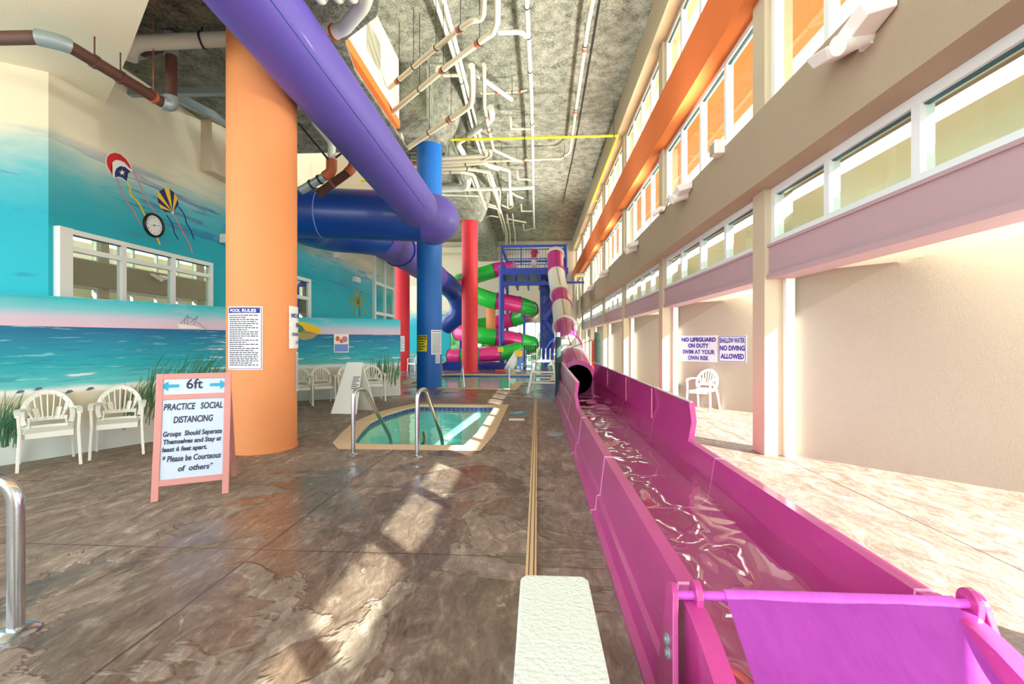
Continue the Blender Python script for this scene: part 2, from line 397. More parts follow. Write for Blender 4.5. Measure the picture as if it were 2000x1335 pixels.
def put_text(target, s, o, u, v, n, size=.1, **k):
    """append lettering to bmesh target in plane o,u,v lifted along n"""
    bm = text_mesh(s, size, **k); o, u, v, n = V(o), V(u), V(v), V(n)
    mp = {}
    for q in bm.verts: mp[q] = target.verts.new(o + u*q.co.x + v*q.co.y + n*.004)
    for f in bm.faces:
        try: target.faces.new([mp[q] for q in f.verts])
        except ValueError: pass
    bm.free()
def text_bars(target, o, u, v, n, w, h, rows, seed=1, fill=.62):
    rng = random.Random(seed); o, u, v, n = V(o), V(u), V(v), V(n); lh = h / rows
    for r in range(rows):
        y = h - (r + .75) * lh; x = 0; end = w * (rng.uniform(.55, 1) if r % 2 else 1)
        while x < end - .01*w:
            l = rng.uniform(.05, .14) * w; l = min(l, end - x)
            prism(target, [(x, y), (x + l, y), (x + l, y + lh*.42), (x, y + lh*.42)], o + n*.002, u, v, n, .002); x += l + .025*w
def bend(bm, cx, cy, r, a0, z0):
    """flat (u, v, w) -> wrapped on a vertical column of radius r round (cx,cy); u=0 at angle a0"""
    bmesh.ops.subdivide_edges(bm, edges=[e for e in bm.edges if abs(e.verts[0].co.x - e.verts[1].co.x) > .05], cuts=6, use_grid_fill=True)
    for q in bm.verts:
        u, v, w = q.co; a = a0 + u / r; q.co = V((cx + (r + w)*cos(a), cy + (r + w)*sin(a), z0 + v))
    return bm

# ================================================================== SETTING
Y0, Y1 = -13.0, 35.5
PIER_Y = [6.1 + 4.77 * k for k in range(-2, 7)]            # bays of the glazed right-hand wall
XP, XB = 2.9, 2.7                                          # pier face, beam face
POOL = [(-2.55,6.28),(-1.0,6.28),(-.93,7.2),(-.92,10.3),(-2.72,10.3),(-2.9,9.8),(-3.06,9.0),(-3.05,8.1),(-2.92,7.4),(-2.8,6.9),(-2.7,6.5)]
POOL2 = [tuple(PF(*p)[:2]) for p in ((868,757.5),(993,759.5),(1009,746),(1076,742.5),(1079,731.5),(868,731),(832,737),(802,744.5),(799,749.5),(818,750),(846,748.5))]
def loop_fill(outer, holes, z=0.0):
    bm = B(); es = []
    for lp in [outer] + holes:
        vs = [bm.verts.new((p[0], p[1], z)) for p in lp]; es += [bm.edges.new((vs[i], vs[(i+1) % len(vs)])) for i in range(len(vs))]
    bmesh.ops.triangle_fill(bm, use_beauty=True, use_dissolve=False, edges=es); return bm
def inset(poly, d):
    n = len(poly); c = sum(p[0] for p in poly)/n, sum(p[1] for p in poly)/n; out = []
    area = sum(poly[i][0]*poly[(i+1)%n][1]-poly[(i+1)%n][0]*poly[i][1] for i in range(n)); s = 1 if area > 0 else -1
    for i in range(n):
        a, b, e = V(poly[i-1]).to_2d(), V(poly[i]).to_2d(), V(poly[(i+1)%n]).to_2d()
        n1 = V((-(b-a).y, (b-a).x)).normalized()*s; n2 = V((-(e-b).y, (e-b).x)).normalized()*s; m = (n1+n2)
        m = m.normalized() / max(.4, m.normalized().dot(n1)); out.append((b.x + m.x*d, b.y + m.y*d))
    return out
struct('floor', loop_fill([(-14,Y0),(5.3,Y0),(5.3,Y1),(-14,Y1)], [POOL, POOL2]), m_floor)
struct('trim_1', box(B(), -60, 80, -60, 110, -1.9, -1.6), m_ground)['label'] = 'pale ground outside the hall'
struct('trim_2', box(B(), 5.3, 60, -50, 90, -.25, -.02), m_ground)  # pale ground added outside to bounce daylight up at the windows

# ---- pools
def pool(poly, label, depth, group):
    cx = sum(p[0] for p in poly)/len(poly); cy = sum(p[1] for p in poly)/len(poly)
    t = thing('swimming_pool', label, 'pool', (cx, cy, 0), 0, group)
    def wall(p0, z0, z1, inn, mat, name):
        bm = B(); p = p0; n = len(p); lo = [bm.verts.new((q[0], q[1], z0)) for q in p]; hi = [bm.verts.new((q[0], q[1], z1)) for q in p]
        for i in range(n): bm.faces.new((lo[i], lo[(i+1)%n], hi[(i+1)%n], hi[i]))
        if inn is not None:
            bm.faces.new(lo)
        return obj(name, bm, mat, t)
    wall(poly, -depth, -.16, True, m_basin, 'basin')
    wall(poly, -.16, .0, None, m_tile, 'tile_band')
    bm = B(); out = inset(poly, -.26); inn = inset(poly, .03); n = len(poly)
    for zz in (0,):
        a = [bm.verts.new((q[0], q[1], .004)) for q in out]; b = [bm.verts.new((q[0], q[1], .016)) for q in poly]; c = [bm.verts.new((q[0], q[1], .012)) for q in inn]; d = [bm.verts.new((q[0], q[1], -.03)) for q in inn]
        for A, C in ((a, b), (b, c), (c, d)):
            for i in range(n): bm.faces.new((A[i], A[(i+1)%n], C[(i+1)%n], C[i]))
    obj('coping', bm, m_coping, t)
    bm = B(); bm.faces.new([bm.verts.new((q[0], q[1], -.075)) for q in poly]); obj('water', bm, m_water, t)
    return t
p1 = pool(POOL, 'small curved turquoise pool beside the orange column with steel handrails', .75, None)
# underwater bench step with a dark edge
bm = B(); st = crv([(-2.6,6.6,-.42),(-2.3,7.2,-.42),(-2.1,8.2,-.42),(-2.35,9.3,-.42)], 8)
sweep(bm, st, .025, 6); sweep(bm, crv([(-1.2,6.5,-.42),(-1.2,8.5,-.42),(-1.15,10.2,-.42)], 6), .02, 6); obj('step_edge', bm, m_navy, p1)
pool(POOL2, 'larger turquoise pool farther back around the blue column', .9, None)

# ---- ceiling and girders
struct('ceiling', box(B(), -14, 3.3, -2, Y1, 9.3, 9.5), m_spray)
bm = B(); prism(bm, [(-9,-1.5),(-1.8,-1.5),(-1.8,5.2),(-2.1,5.85),(-2.72,6.3),(-2.86,7.0),(-2.86,10.0),(-9,10.0)], (0,0,5.7), (1,0,0), (0,1,0), (0,0,1), .05)
struct('ceiling_left', bm, m_spray)
bm = B(); prism(bm, [(-9,-1.5),(-3.4,-1.5),(-3.55,3.6),(-3.95,4.45),(-5.1,5.4),(-6.44,6.45),(-9,6.45)], (0,0,5.0), (1,0,0), (0,1,0), (0,0,1), .5)
struct('ceiling_soffit', bm, m_cream)
# boxed-in girder with orange trim and a vent, then the raw sprayed girder over the columns
g = struct('trim_3', box(B(), -4.9, -3.85, 5.5, 12.5, 7.62, 9.3), m_cream)
struct('orange_edge', box(B(), -4.92, -3.83, 5.5, 12.52, 7.40, 7.62), m_orangeb, parent=g)
v0 = PX(716, 50, -3.85); v1 = PX(735, 132, -3.85)
vb = box(B(), -3.86, -3.835, v0.y, v1.y + .25, 8.05, 8.75)
struct('vent', vb, m_vent, parent=g)
bm = B(); box(bm, -4.6, -3.1, 12.6, Y1, 7.75, 9.3)
struct('trim_4', bm, m_spray)
for i, (cx, cy, r0) in enumerate(((-3.48,14.53,.95),(-3.29,22.05,.9))):
    bm = B(); zt = 7.82 if i == 0 else 7.3; lathe(bm, [(.5,zt),(.62,zt+.12),(r0*.9,zt+.5),(r0*1.1,zt+1.1),(r0*1.25,9.3)], (cx,cy,0), 24)
    struct('trim_%d' % (5+i), bm, m_spray, smooth=True)
struct('wall_cross', box(B(), -6.44, -4.1, 13.5, 13.8, 5.6, 9.3), m_beige)

# ---- left wall: painted sky wall with its window, free-standing painted sea walls
XL = -6.43
wl = struct('wall_left', box(B(), XL-.25, XL, 5.65, 20.0, 0, 7.2), m_sky)
bm = B(); prism(bm, [(0,0),(2.0,0),(2.0,5.2),(0,5.2)], (XL,5.65,0), (-.83,-.56,0), (0,0,1), (-.56,.83,0), .2); struct('wall_left_return', bm, m_sky)
# ledge box and pilaster near the orange column
a = PX(394, 232, XL+.02); b = PX(440, 232, XL+.02)
bm = B(); box(bm, XL-.02, XL+.22, a.y, b.y+.8, 4.72, 5.7); struct('bulkhead', bm, m_beige, parent=wl)
def window(idx, x0, ya, yb, za, zb, nmul, nrail, mat_pane, face, th=.07, depth=.10, pos_rail=None):
    w = struct('window_%d' % idx, B(), m_whitef) if False else thing('window_%d' % idx, '', '', (x0, (ya+yb)/2, za))
    del w['label']; del w['category']; w['kind'] = 'structure'
    bm = B(); s = face
    for y in (ya, yb - th): box(bm, min(x0, x0+s*depth)+.002, max(x0, x0+s*depth)-.002, y, y+th, za+.001, zb-.001)
    for z in (za, zb - th): box(bm, min(x0, x0+s*depth), max(x0, x0+s*depth), ya+.004, yb-.004, z, z+th)
    for k in range(1, nmul):
        y = ya + (yb-ya)*k/nmul - th/2; box(bm, min(x0, x0+s*depth)+.003, max(x0, x0+s*depth)-.003, y, y+th, za+.002, zb-.002)
    for k in (pos_rail or []):
        z = za + (zb-za)*k; box(bm, min(x0, x0+s*depth)+.005, max(x0, x0+s*depth)-.005, ya+.003, yb-.003, z-th/2, z+th/2)
    obj('window_frame', bm, m_whitef, w)
    bm = B(); xm = x0 + s*depth*.45; bm.faces.new([bm.verts.new(q) for q in ((xm,ya+.02,za+.02),(xm,yb-.02,za+.02),(xm,yb-.02,zb-.02),(xm,ya+.02,zb-.02))]); obj('glazing', bm, mat_pane, w)
    # thin dark gaskets on the far side of each mullion
    bm = B()
    for k in range(0, nmul):
        y = ya + (yb-ya)*k/nmul + th*.5; box(bm, xm-.02, xm+.02, y, y+.012, za+th, zb-th)
    box(bm, xm-.02, xm+.02, ya+th, yb-th, zb-th-.012, zb-th); obj('gasket', bm, m_gasket, w)
    return w
m_gasket = paint('dark teal gasket', (44, 92, 104), .5, .05, 0)
ya = PX(104, 437, XL).y; yb = PX(408, 515, XL).y
w1 = window(1, XL, ya, yb, 1.98, 2.99, 3, 1, m_inwin, 1, .07, .09, [.74])
obj('left_jamb', box(B(), XL+.001, XL+.097, ya-.002, ya+.17, 1.975, 2.995), m_whitef, w1)
ya = PX(565, 540, XL).y; yb = PX(602, 540, XL).y
window(2, XL, ya, yb, 1.6, 3.2, 1, 1, m_inwin, 1, .09, .09, [.66])
ya = PX(727, 540, XL).y; window(3, XL, ya, 19.9, 1.4, 5.0, 2, 1, m_glass, 1, .12, .12, [.33,.66])

def low_wall(name, P0, P1, h, ext0, ext1):
    P0 = V((P0[0], P0[1], 0)); P1 = V((P1[0], P1[1], 0)); d = (P1-P0).normalized(); L = (P1-P0).length
    a = P0 - d*ext0; rz = atan2(d.y, d.x)
    w = bpy.data.objects.new('x', None); bm = B(); box(bm, 0, L+ext0+ext1, 0, .16, 0, h)
    bpy.data.objects.remove(w)
    bmesh.ops.bevel(bm, geom=[e for e in bm.edges if abs(e.verts[0].co.z-h) < 1e-4 and abs(e.verts[1].co.z-h) < 1e-4], offset=.03, segments=3, affect='EDGES')
    o = struct(name, bm, m_sea); o.location = a; o.rotation_euler = (0,0,rz); return o, a, d
WA, WAo, WAd = low_wall('wall_left_low', (-6.28,4.985), (-5.126,7.27), 2.03, 2.2, .8)
WB, WBo, WBd = low_wall('wall_left_low_rear', (-5.88,10.9), (-3.74,12.2), 2.06, .5, .02)
WAn = V((WAd.y, -WAd.x, 0)); WBn = V((WBd.y, -WBd.x, 0))

# ---- painted pictures on the left walls (thin paint layers, part of their wall)
def decal(name, poly_px, plane_p, plane_n, mat, parent, lift=.004):
    pts = [PP(x, y, plane_p, plane_n) for x, y in poly_px]; bm = B(); n = V(plane_n).normalized()
    a = [bm.verts.new(p + n*lift) for p in pts]; c = [bm.verts.new(p + n*.0005) for p in pts]; k = len(a)
    bm.faces.new(a)
    for i in range(k): bm.faces.new((a[i], c[i], c[(i+1)%k], a[(i+1)%k]))
    bmesh.ops.triangulate(bm, faces=bm.faces[:])
    return obj(name, bm, mat, parent)
def stroke(name, polylines, wpx, plane_p, plane_n, mat, parent, lift=.004):
    bm = B(); n = V(plane_n).normalized()
    for pl in polylines:
        pts = [V((x, y, 0)) for x, y in pl]
        if len(pts) > 2: pts = crv(pts, 5)
        k = len(pts); Lq = []; Rq = []
        for i, p in enumerate(pts):
            d = (pts[min(i+1,k-1)] - pts[max(i-1,0)]).normalized(); q = V((-d.y, d.x, 0)); w = wpx/2*(1 - .75*(i/(k-1)) if name in ('grass_painting','palm_painting') else 1)
            Lq.append(bm.verts.new(PP(p.x+q.x*w, p.y+q.y*w, plane_p, plane_n)+n*lift)); Rq.append(bm.verts.new(PP(p.x-q.x*w, p.y-q.y*w, plane_p, plane_n)+n*lift))
        for i in range(k-1): bm.faces.new((Lq[i], Lq[i+1], Rq[i+1], Rq[i]))
    return obj(name, bm, mat, parent)
PL, NL = (XL, 8, 2), (1, 0, 0)
def z2(pts): return [(x/4.0, 280 + y/4.0) for x, y in pts]
# kite with red, white and navy bands
decal('kite_painting', z2([(898,272),(862,230),(836,185),(824,140),(832,100),(858,74),(896,66),(940,78),(985,115),(1015,155),(1034,205),(1025,225),(998,232),(985,262),(990,300),(950,268),(920,264)]), PL, NL, m_kite_white, wl)
decal('kite_painting', z2([(862,224),(838,180),(830,140),(836,104),(862,80),(896,72),(938,84),(980,120),(1008,160),(1028,206),(1002,186),(972,150),(936,132),(900,128),(874,148),(866,180),(876,250)]), PL, NL, m_kite_red, wl, .006)
decal('kite_painting', z2([(898,268),(894,230),(908,194),(938,176),(975,184),(1002,206),(1022,222),(998,232),(984,258),(986,294),(952,266),(920,258)]), PL, NL, m_kite_navy, wl, .007)
star = []
for i in range(10):
    rr = 26 if i % 2 == 0 else 10; star.append((950 + rr*sin(i*pi/5), 228 - rr*cos(i*pi/5)))
decal('kite_painting', z2(star), PL, NL, m_kite_white, wl, .009)
stroke('kite_ribbon_painting', [z2([(905,272),(935,330),(960,400),(1000,470),(1045,530),(1080,600),(1110,640)]), z2([(1034,215),(1070,275),(1100,345),(1130,420),(1175,490),(1215,555)])], 2.2, PL, NL, m_kite_pink, wl)
stroke('kite_ribbon_painting', [z2([(990,300),(1015,345),(1015,395),(1060,440),(1095,490),(1130,560),(1190,660),(1225,730),(1247,790)])], 3.2, PL, NL, m_kite_yellow, wl)
# smaller fan-striped kite
hub = (1352, 555); rim = [(1288,535),(1255,505),(1234,465),(1226,415),(1240,375),(1280,350),(1322,352),(1360,385),(1385,430),(1394,480)]
decal('kite_painting', z2(rim + [(1365,500), hub, (1320,520)]), PL, NL, m_kite_white, wl)
for i in range(9):
    decal('kite_painting', z2([rim[i], rim[i+1], (hub[0]-(6 if i < 7 else 2), hub[1]-20)]), PL, NL, m_kite_yellow if i % 2 else m_kite_navy, wl, .006)
stroke('kite_ribbon_painting', [z2([(1395,495),(1440,560),(1455,620),(1490,680),(1515,750)]), z2([(1300,560),(1345,630),(1362,700),(1392,750)])], 2.0, PL, NL, m_kite_navy, wl)
stroke('kite_ribbon_painting', [z2([(1360,560),(1400,640),(1440,720),(1480,790),(1500,860)])], 2.2, PL, NL, m_kite_pink, wl)
# palm painted between the rear windows
palm = [[(703,618),(701,600),(699,588)]]
stroke('palm_painting', palm, 3.2, PL, NL, m_trunk_p, wl)
fr = [[(699,590),(690,590),(684,604)],[(699,588),(688,580),(683,592)],[(699,588),(694,570),(692,561)],[(700,588),(706,575),(720,580)],[(700,590),(712,588),(721,598)],[(700,590),(708,600),(718,614)],[(699,590),(694,602),(692,616)],[(700,588),(702,572),(700,563)]]
stroke('palm_painting', fr, 4.2, PL, NL, m_palm_p, wl)
# low wall: sea-oats, birds, trawler
PA, NA = WAo, WAn; PB, NB = WBo, WBn
rng = random.Random(3); gl = []
for i in range(230):
    x = rng.uniform(238, 420); y0 = 832 - (x-238)*.16 + rng.uniform(-50, 10); h = rng.uniform(25, 95)*(1 if x > 285 else .6); ln = rng.uniform(.05, .65)
    gl.append([(x, y0), (x + h*ln*.35, y0 - h*.6), (x + h*ln, y0 - h)])
for i in range(120):
    x = rng.uniform(-10, 34); y0 = 872 + rng.uniform(-40, 2); h = rng.uniform(15, 75); ln = rng.uniform(-.1, .55)
    gl.append([(x, y0), (x + h*ln*.35, y0 - h*.6), (x + h*ln, y0 - h)])
stroke('grass_painting', gl, 1.9, PA, NA, m_grass_p, WA)
gl = []
for i in range(90):
    x = rng.uniform(722, 780); y0 = 752 + rng.uniform(-26, 4); h = rng.uniform(12, 48); ln = rng.uniform(-.1, .3)
    gl.append([(x, y0), (x + h*ln*.4, y0 - h*.6), (x + h*ln, y0 - h)])
stroke('grass_painting', gl, 1.2, PB, NB, m_grass_p, WB)
for bx, by in ((38,766),(74,760),(134,766),(175,760)):
    decal('bird_painting', [(bx-8,by+2),(bx-2,by-4),(bx+5,by-5),(bx+10,by-2),(bx+5,by),(bx-1,by+2)], PA, NA, m_grey_p, WA)
decal('boat_painting', [(346,632),(366,634),(384,637),(394,641),(350,641)], PA, NA, m_kite_white, WA, .004)
stroke('boat_painting', [[(366,634),(366,613)],[(366,616),(352,632)],[(372,630),(386,617)],[(366,618),(380,624)],[(384,628),(402,643)],[(360,632),(361,622)],[(386,617),(378,634)]], 1.0, PA, NA, m_grey_p, WA, .006)
decal('parasol_painting', [(582,627),(600,630),(618,636),(630,648),(622,651),(596,645),(582,650)], PB, NB, m_kite_yellow, WB)
decal('parasol_painting', [(582,632),(590,636),(596,645),(582,650)], PB, NB, m_grass_p, WB, .006)
decal('parasol_painting', [(582,652),(596,646),(622,652),(612,660),(596,664),(582,662)], PB, NB, m_sandpaint, WB)

# ---- far end of the hall
struct('wall_far', box(B(), -14, 3.4, Y1, Y1+.3, 3.0, 9.5), m_beige)
struct('wall_far_left', box(B(), -11, -5.8, 30.0, 30.3, 0, 5.2), m_sky)
window(4, -1.2, 0, 1, 0, 1, 1, 1, m_glass, 1) if False else None
wf = thing('window_4', '', '', (-2, Y1, 0)); del wf['label']; del wf['category']; wf['kind'] = 'structure'
bm = B()
for k in range(0, 13): box(bm, -11+k*1.2, -10.92+k*1.2, Y1-.05, Y1+.1, 0, 3.0)
for z in (0, 1.0, 2.92): box(bm, -11, 3.4, Y1-.05, Y1+.1, z, z+.08)
obj('window_frame', bm, m_whitef, wf); obj('glazing', box(B(), -11, 3.4, Y1, Y1+.012, 0, 3.0), m_glass, wf)
struct('trim_7', box(B(), -9, -1.0, 34.6, 35.2, 8.3, 8.7), m_pipe)

# ---- right wall: piers, beams, window bands, added sun-blocking canopies outside
def rwall(name, x0, x1, z0, z1, mat, y0=-3.44, y1=Y1): return struct(name, box(B(), x0, x1, y0, y1, z0, z1), mat)
rwall('trim_8', XB, 3.3, 3.40, 4.27, m_taupe); rwall('trim_9', XB, 3.3, 5.93, 6.88, m_orangeb); rwall('trim_10', XB-.02, 3.3, 8.43, 9.3, m_olive)
n = 10
for k, y in enumerate(PIER_Y):
    struct('wall_right_pier.%03d' % k if k else 'wall_right_pier', box(B(), XP, 3.25, y-.1, y+.22, 0, 9.3), m_olive)
wi = 5
for k in range(len(PIER_Y)-1):
    a, b = PIER_Y[k]+.22, PIER_Y[k+1]-.1
    for (za, zb) in ((2.68,3.40),(4.27,5.93),(6.88,8.43)):
        window(wi, 2.98, a, b, za, zb, 4, 1, m_glass, 1, .085, .12); wi += 1
    bm = B(); box(bm, 2.95, 3.2, a, b, 2.30, 2.66); box(bm, 2.92, 3.22, a, b, 2.25, 2.31); box(bm, 2.93, 3.2, a, b, 2.655, 2.69)
    o = struct('trim_%d' % (n+1+k), bm, m_mauve)
    # angled alcove wall behind the pier, and its white door jamb
    y = PIER_Y[k+1]
    bm = B(); prism(bm, [(0,0),(2.3,0),(2.3,2.6),(0,2.6)], (3.22, y-.02, 0), (.7071,-.7071,0), (0,0,1), (.7071,.7071,0), .14)
    struct('wall_right_alcove.%03d' % k if k else 'wall_right_alcove', bm, m_panel)
    j = struct('baseboard_%d' % (k+1), box(B(), 3.13, 3.24, y-.17, y-.06, 0, 2.26), m_white)
struct('wall_right_rear', box(B(), 2.9, 3.3, Y0, -3.44, 0, 13), m_olive)  # unseen; kept solid and raised past the ceiling to keep sun out
# outside canopies and alcove roofs seen through the glass, added to block sun
o = struct('trim_30', box(B(), 3.3, 4.2, -6, Y1, 6.1, 6.5), m_orangeb); struct('trim_36', box(B(), 4.2, 5.6, -6, Y1, 6.1, 6.5), m_canopy); o = struct('trim_31', box(B(), 3.3, 5.6, -6, Y1, 8.6, 9.3), m_canopy)
bm = B()
box(bm, 3.25, 4.0, -6, Y1, 2.34, 2.46); box(bm, 3.9, 4.1, -6, Y1, 2.46, 3.6); struct('trim_32', bm, m_canopy)  # slab and upright beam added and sized to cut off sun rays
o = struct('trim_33', box(B(), 4.7, 4.9, -6, Y1, 4.62, 5.3), m_canopy)  # bar added outside to narrow the sun strip on the deck
# outdoor greenery beyond the far windows
for i, (x, y, r) in enumerate(((-7.6,40,1.7),(-3.2,41,1.9),(1.2,40.5,1.7))):
    bm = B(); bmesh.ops.create_icosphere(bm, subdivisions=4, radius=1)
    for v in bm.verts:
        q = v.co.copy(); s = 1 + .18*sin(7*q.x+i)*sin(6*q.y+2*i)*cos(8*q.z) + random.uniform(-.06,.06); v.co = V((q.x*r*s, q.y*r*s, (q.z*s*1.0+.55)*r - .3))
    o = obj('shrub', bm, m_leaf); o.location = (x, y, 0)
    tag(o, ('leafy bush outside the left part of the far windows','leafy bush outside behind the far orange column','leafy bush outside behind the tower stairs')[i], 'bush', 'bushes outside the far windows')
struct('trim_34', box(B(), -30, 20, 35.9, 70, -.25, -.05), m_leaf)

# ================================================================== COLUMNS
def column(name, c, r, h, mat, label):
    bm = B(); lathe(bm, [(r+.012,0),(r+.012,.03),(r,.035),(r,h*.33),(r,h*.66),(r,h)], (c[0],c[1],0), 48)
    return tag(obj(name, bm, mat, None, True, loc=(c[0],c[1],0)), label, 'column')
OC = (-3.77, 6.06); BC = (-3.48, 14.53); RC = (-3.29, 22.05); RL = (-6.85, 22.6); FO = (-2.98, 29.0)
column('column', OC, .43, 5.7, m_orange, 'thick orange stucco column standing beside the pink framed whiteboard sign')
column('column', BC, .40, 7.83, m_blue, 'tall blue column with yellow and white notices at the larger pool')
column('column', RC, .39, 7.32, m_red, 'tall red column on the far edge of the larger pool')
column('column', RL, .42, 5.2, m_red, 'shorter red column behind the rear beach mural wall')
column('column', FO, .30, 4.4, m_orange, 'distant orange column inside the green and pink spiral slide')

# ---- notices wrapped on the columns
def ang(c, px, r):
    """angle on the column where the sight line through px touches it"""
    d = ray(px, 667.5); d = V((d.x, d.y)).normalized(); C = V(c); b = -d.dot(C); q = b*b - (C.length_squared - r*r)
    t = -b - sqrt(max(q, 0)); p = d*t - C; return atan2(p.y, p.x), t
def wrapped_sign(name, label, c, r, pxl, pxr, z0, z1, mats, width=None):
    a0 = ang(c, pxl, r)[0]; w = width or abs(ang(c, pxr, r)[0] - a0)*r; h = z1 - z0
    t = thing(name, label, 'sign', (c[0] + r*cos(a0 + w/r/2), c[1] + r*sin(a0 + w/r/2), z0))
    bm = B(); prism(bm, [(0,0),(w,0),(w,h),(0,h)], (0,0,.002), (1,0,0), (0,1,0), (0,0,1), .006)
    obj('sheet', bend(bm, c[0], c[1], r, a0, z0), mats, t); return t, a0, w, h
def wpart(t, name, bm, mat, c, r, a0, z0): return obj(name, bend(bm, c[0], c[1], r, a0, z0), mat, t)
X3, Y3, Z3 = (1,0,0), (0,1,0), (0,0,1)
def zat(c, r, px, py):
    d = ray(px, py); h = V((d.x, d.y)).length; return EYE + d.z/h*ang(c, px, r)[1]
# POOL RULES
zt, zb = zat(OC,.43,490,598), zat(OC,.43,490,722)
t, a0, w, h = wrapped_sign('pool_rules_sign', 'white pool rules sign with blue header on the orange column', OC, .43, 447, 513, zb, zt, m_paper)
bm = B(); prism(bm, [(.02,h-.085),(w-.03,h-.085),(w-.03,h-.02),(.02,h-.02)], (0,0,.008), X3, Y3, Z3, .002); wpart(t,'header',bm,m_navy,OC,.43,a0,zb)
bm = B(); put_text(bm, 'POOL RULES', (w/2-.005,h-.072,.010), X3, Y3, Z3, .055, width=w*.72, bold=.0015); wpart(t,'heading_lettering',bm,m_paper,OC,.43,a0,zb)
bm = B(); text_bars(bm, (.04,.05,.008), X3, Y3, Z3, w-.09, h-.15, 25, 4); wpart(t,'lettering',bm,m_ink,OC,.43,a0,zb)
bm = B()
for q in ((.012,.012,w-.012,.018),(.012,h-.018,w-.012,h-.012),(w-.018,.012,w-.012,h-.012)): prism(bm, [(q[0],q[1]),(q[2],q[1]),(q[2],q[3]),(q[0],q[3])], (0,0,.008), X3, Y3, Z3, .002)
wpart(t,'border',bm,m_navy,OC,.43,a0,zb)
# NO LIFEGUARD sign turning away round the right side of the same column
zt, zb = zat(OC,.43,572,598), zat(OC,.43,572,680)
t, a0, w, h = wrapped_sign('no_lifeguard_sign', 'white no lifeguard sign wrapping round the right edge of the orange column', OC, .435, 564, 582, zb, zt, m_paper, .60)
for s, y, sz, ww, bo in (('NO LIFEGUARD', .30, .08, .52, .003), ('ON DUTY', .21, .08, .30, .003), ('SWIM AT YOUR', .12, .065, .50, .001), ('OWN RISK', .04, .065, .32, .001)):
    bm = B(); put_text(bm, s, (.30, h*y/.41, .009), X3, Y3, Z3, sz, width=ww, bold=bo); wpart(t,'lettering',bm,m_navy,OC,.435,a0,zb)
zt, zb = zat(OC,.43,576,688), zat(OC,.43,576,764)
t, a0, w, h = wrapped_sign('notice', 'blue edged notice under the no lifeguard sign on the orange column', OC, .433, 578, 582, zb, zt, m_paper, .5)
bm = B(); prism(bm, [(.01,.02),(.03,.02),(.03,h-.02),(.01,h-.02)], (0,0,.008), X3, Y3, Z3, .002); wpart(t,'border',bm,m_tubeblue,OC,.433,a0,zb)
# blue column
zt, zb = zat(BC,.40,825,654), zat(BC,.40,825,686)
t, a0, w, h = wrapped_sign('caution_sign', 'yellow caution sign on the left side of the blue column', BC, .40, 815.6, 834, zb, zt, m_signyellow)
bm = B(); prism(bm, [(.02,h*.72),(w-.02,h*.72),(w-.02,h-.02),(.02,h-.02)], (0,0,.008), X3, Y3, Z3, .002); wpart(t,'header',bm,m_black,BC,.40,a0,zb)
bm = B(); put_text(bm, 'CAUTION', (w/2,h*.77,.012), X3, Y3, Z3, .1, width=w*.8, bold=.002); wpart(t,'heading_lettering',bm,m_signyellow,BC,.40,a0,zb)
bm = B(); text_bars(bm, (.05,.04,.009), X3, Y3, Z3, w-.1, h*.62, 4, 2); wpart(t,'lettering',bm,m_black,BC,.40,a0,zb)
zt, zb = zat(BC,.40,852,644), zat(BC,.40,852,692)
t, a0, w, h = wrapped_sign('rules_notice', 'white notice full of small print on the right side of the blue column', BC, .40, 842, 862, zb, zt, m_paper)
bm = B(); text_bars(bm, (.04,h*.9,.009), X3, Y3, Z3, w-.08, h*.08, 1, 5, 1); wpart(t,'header',bm,m_navy,BC,.40,a0,zb)
bm = B(); text_bars(bm, (.04,.04,.009), X3, Y3, Z3, w-.08, h*.82, 20, 6); wpart(t,'lettering',bm,m_grey_p,BC,.40,a0,zb)
zt, zb = zat(BC,.40,854,693), zat(BC,.40,854,709)
t, a0, w, h = wrapped_sign('small_notice', 'small white paper below the white notice on the blue column', BC, .40, 850.5, 859, zb, zt, m_paper)
bm = B(); text_bars(bm, (.02,.03,.009), X3, Y3, Z3, w-.04, h*.8, 5, 8); wpart(t,'lettering',bm,m_grey_p,BC,.40,a0,zb)
# left red column and far orange column
zt, zb = zat(RL,.42,785,656), zat(RL,.42,785,686)
t, a0, w, h = wrapped_sign('notice', 'pale notice on the red column behind the rear mural wall', RL, .42, 779, 790, zb, zt, m_paper)
bm = B(); text_bars(bm, (.03,.05,.009), X3, Y3, Z3, w-.06, h*.85, 10, 9); wpart(t,'lettering',bm,m_grey_p,RL,.42,a0,zb)
zt, zb = zat(FO,.30,954,656), zat(FO,.30,954,672)
t, a0, w, h = wrapped_sign('warning_sign', 'yellow green warning sign on the distant orange column', FO, .30, 948, 959, zb, zt, m_signyellow)
bm = B(); text_bars(bm, (.03,.05,.009), X3, Y3, Z3, w-.06, h*.8, 5, 10); wpart(t,'lettering',bm,m_grass_p,FO,.30,a0,zb)

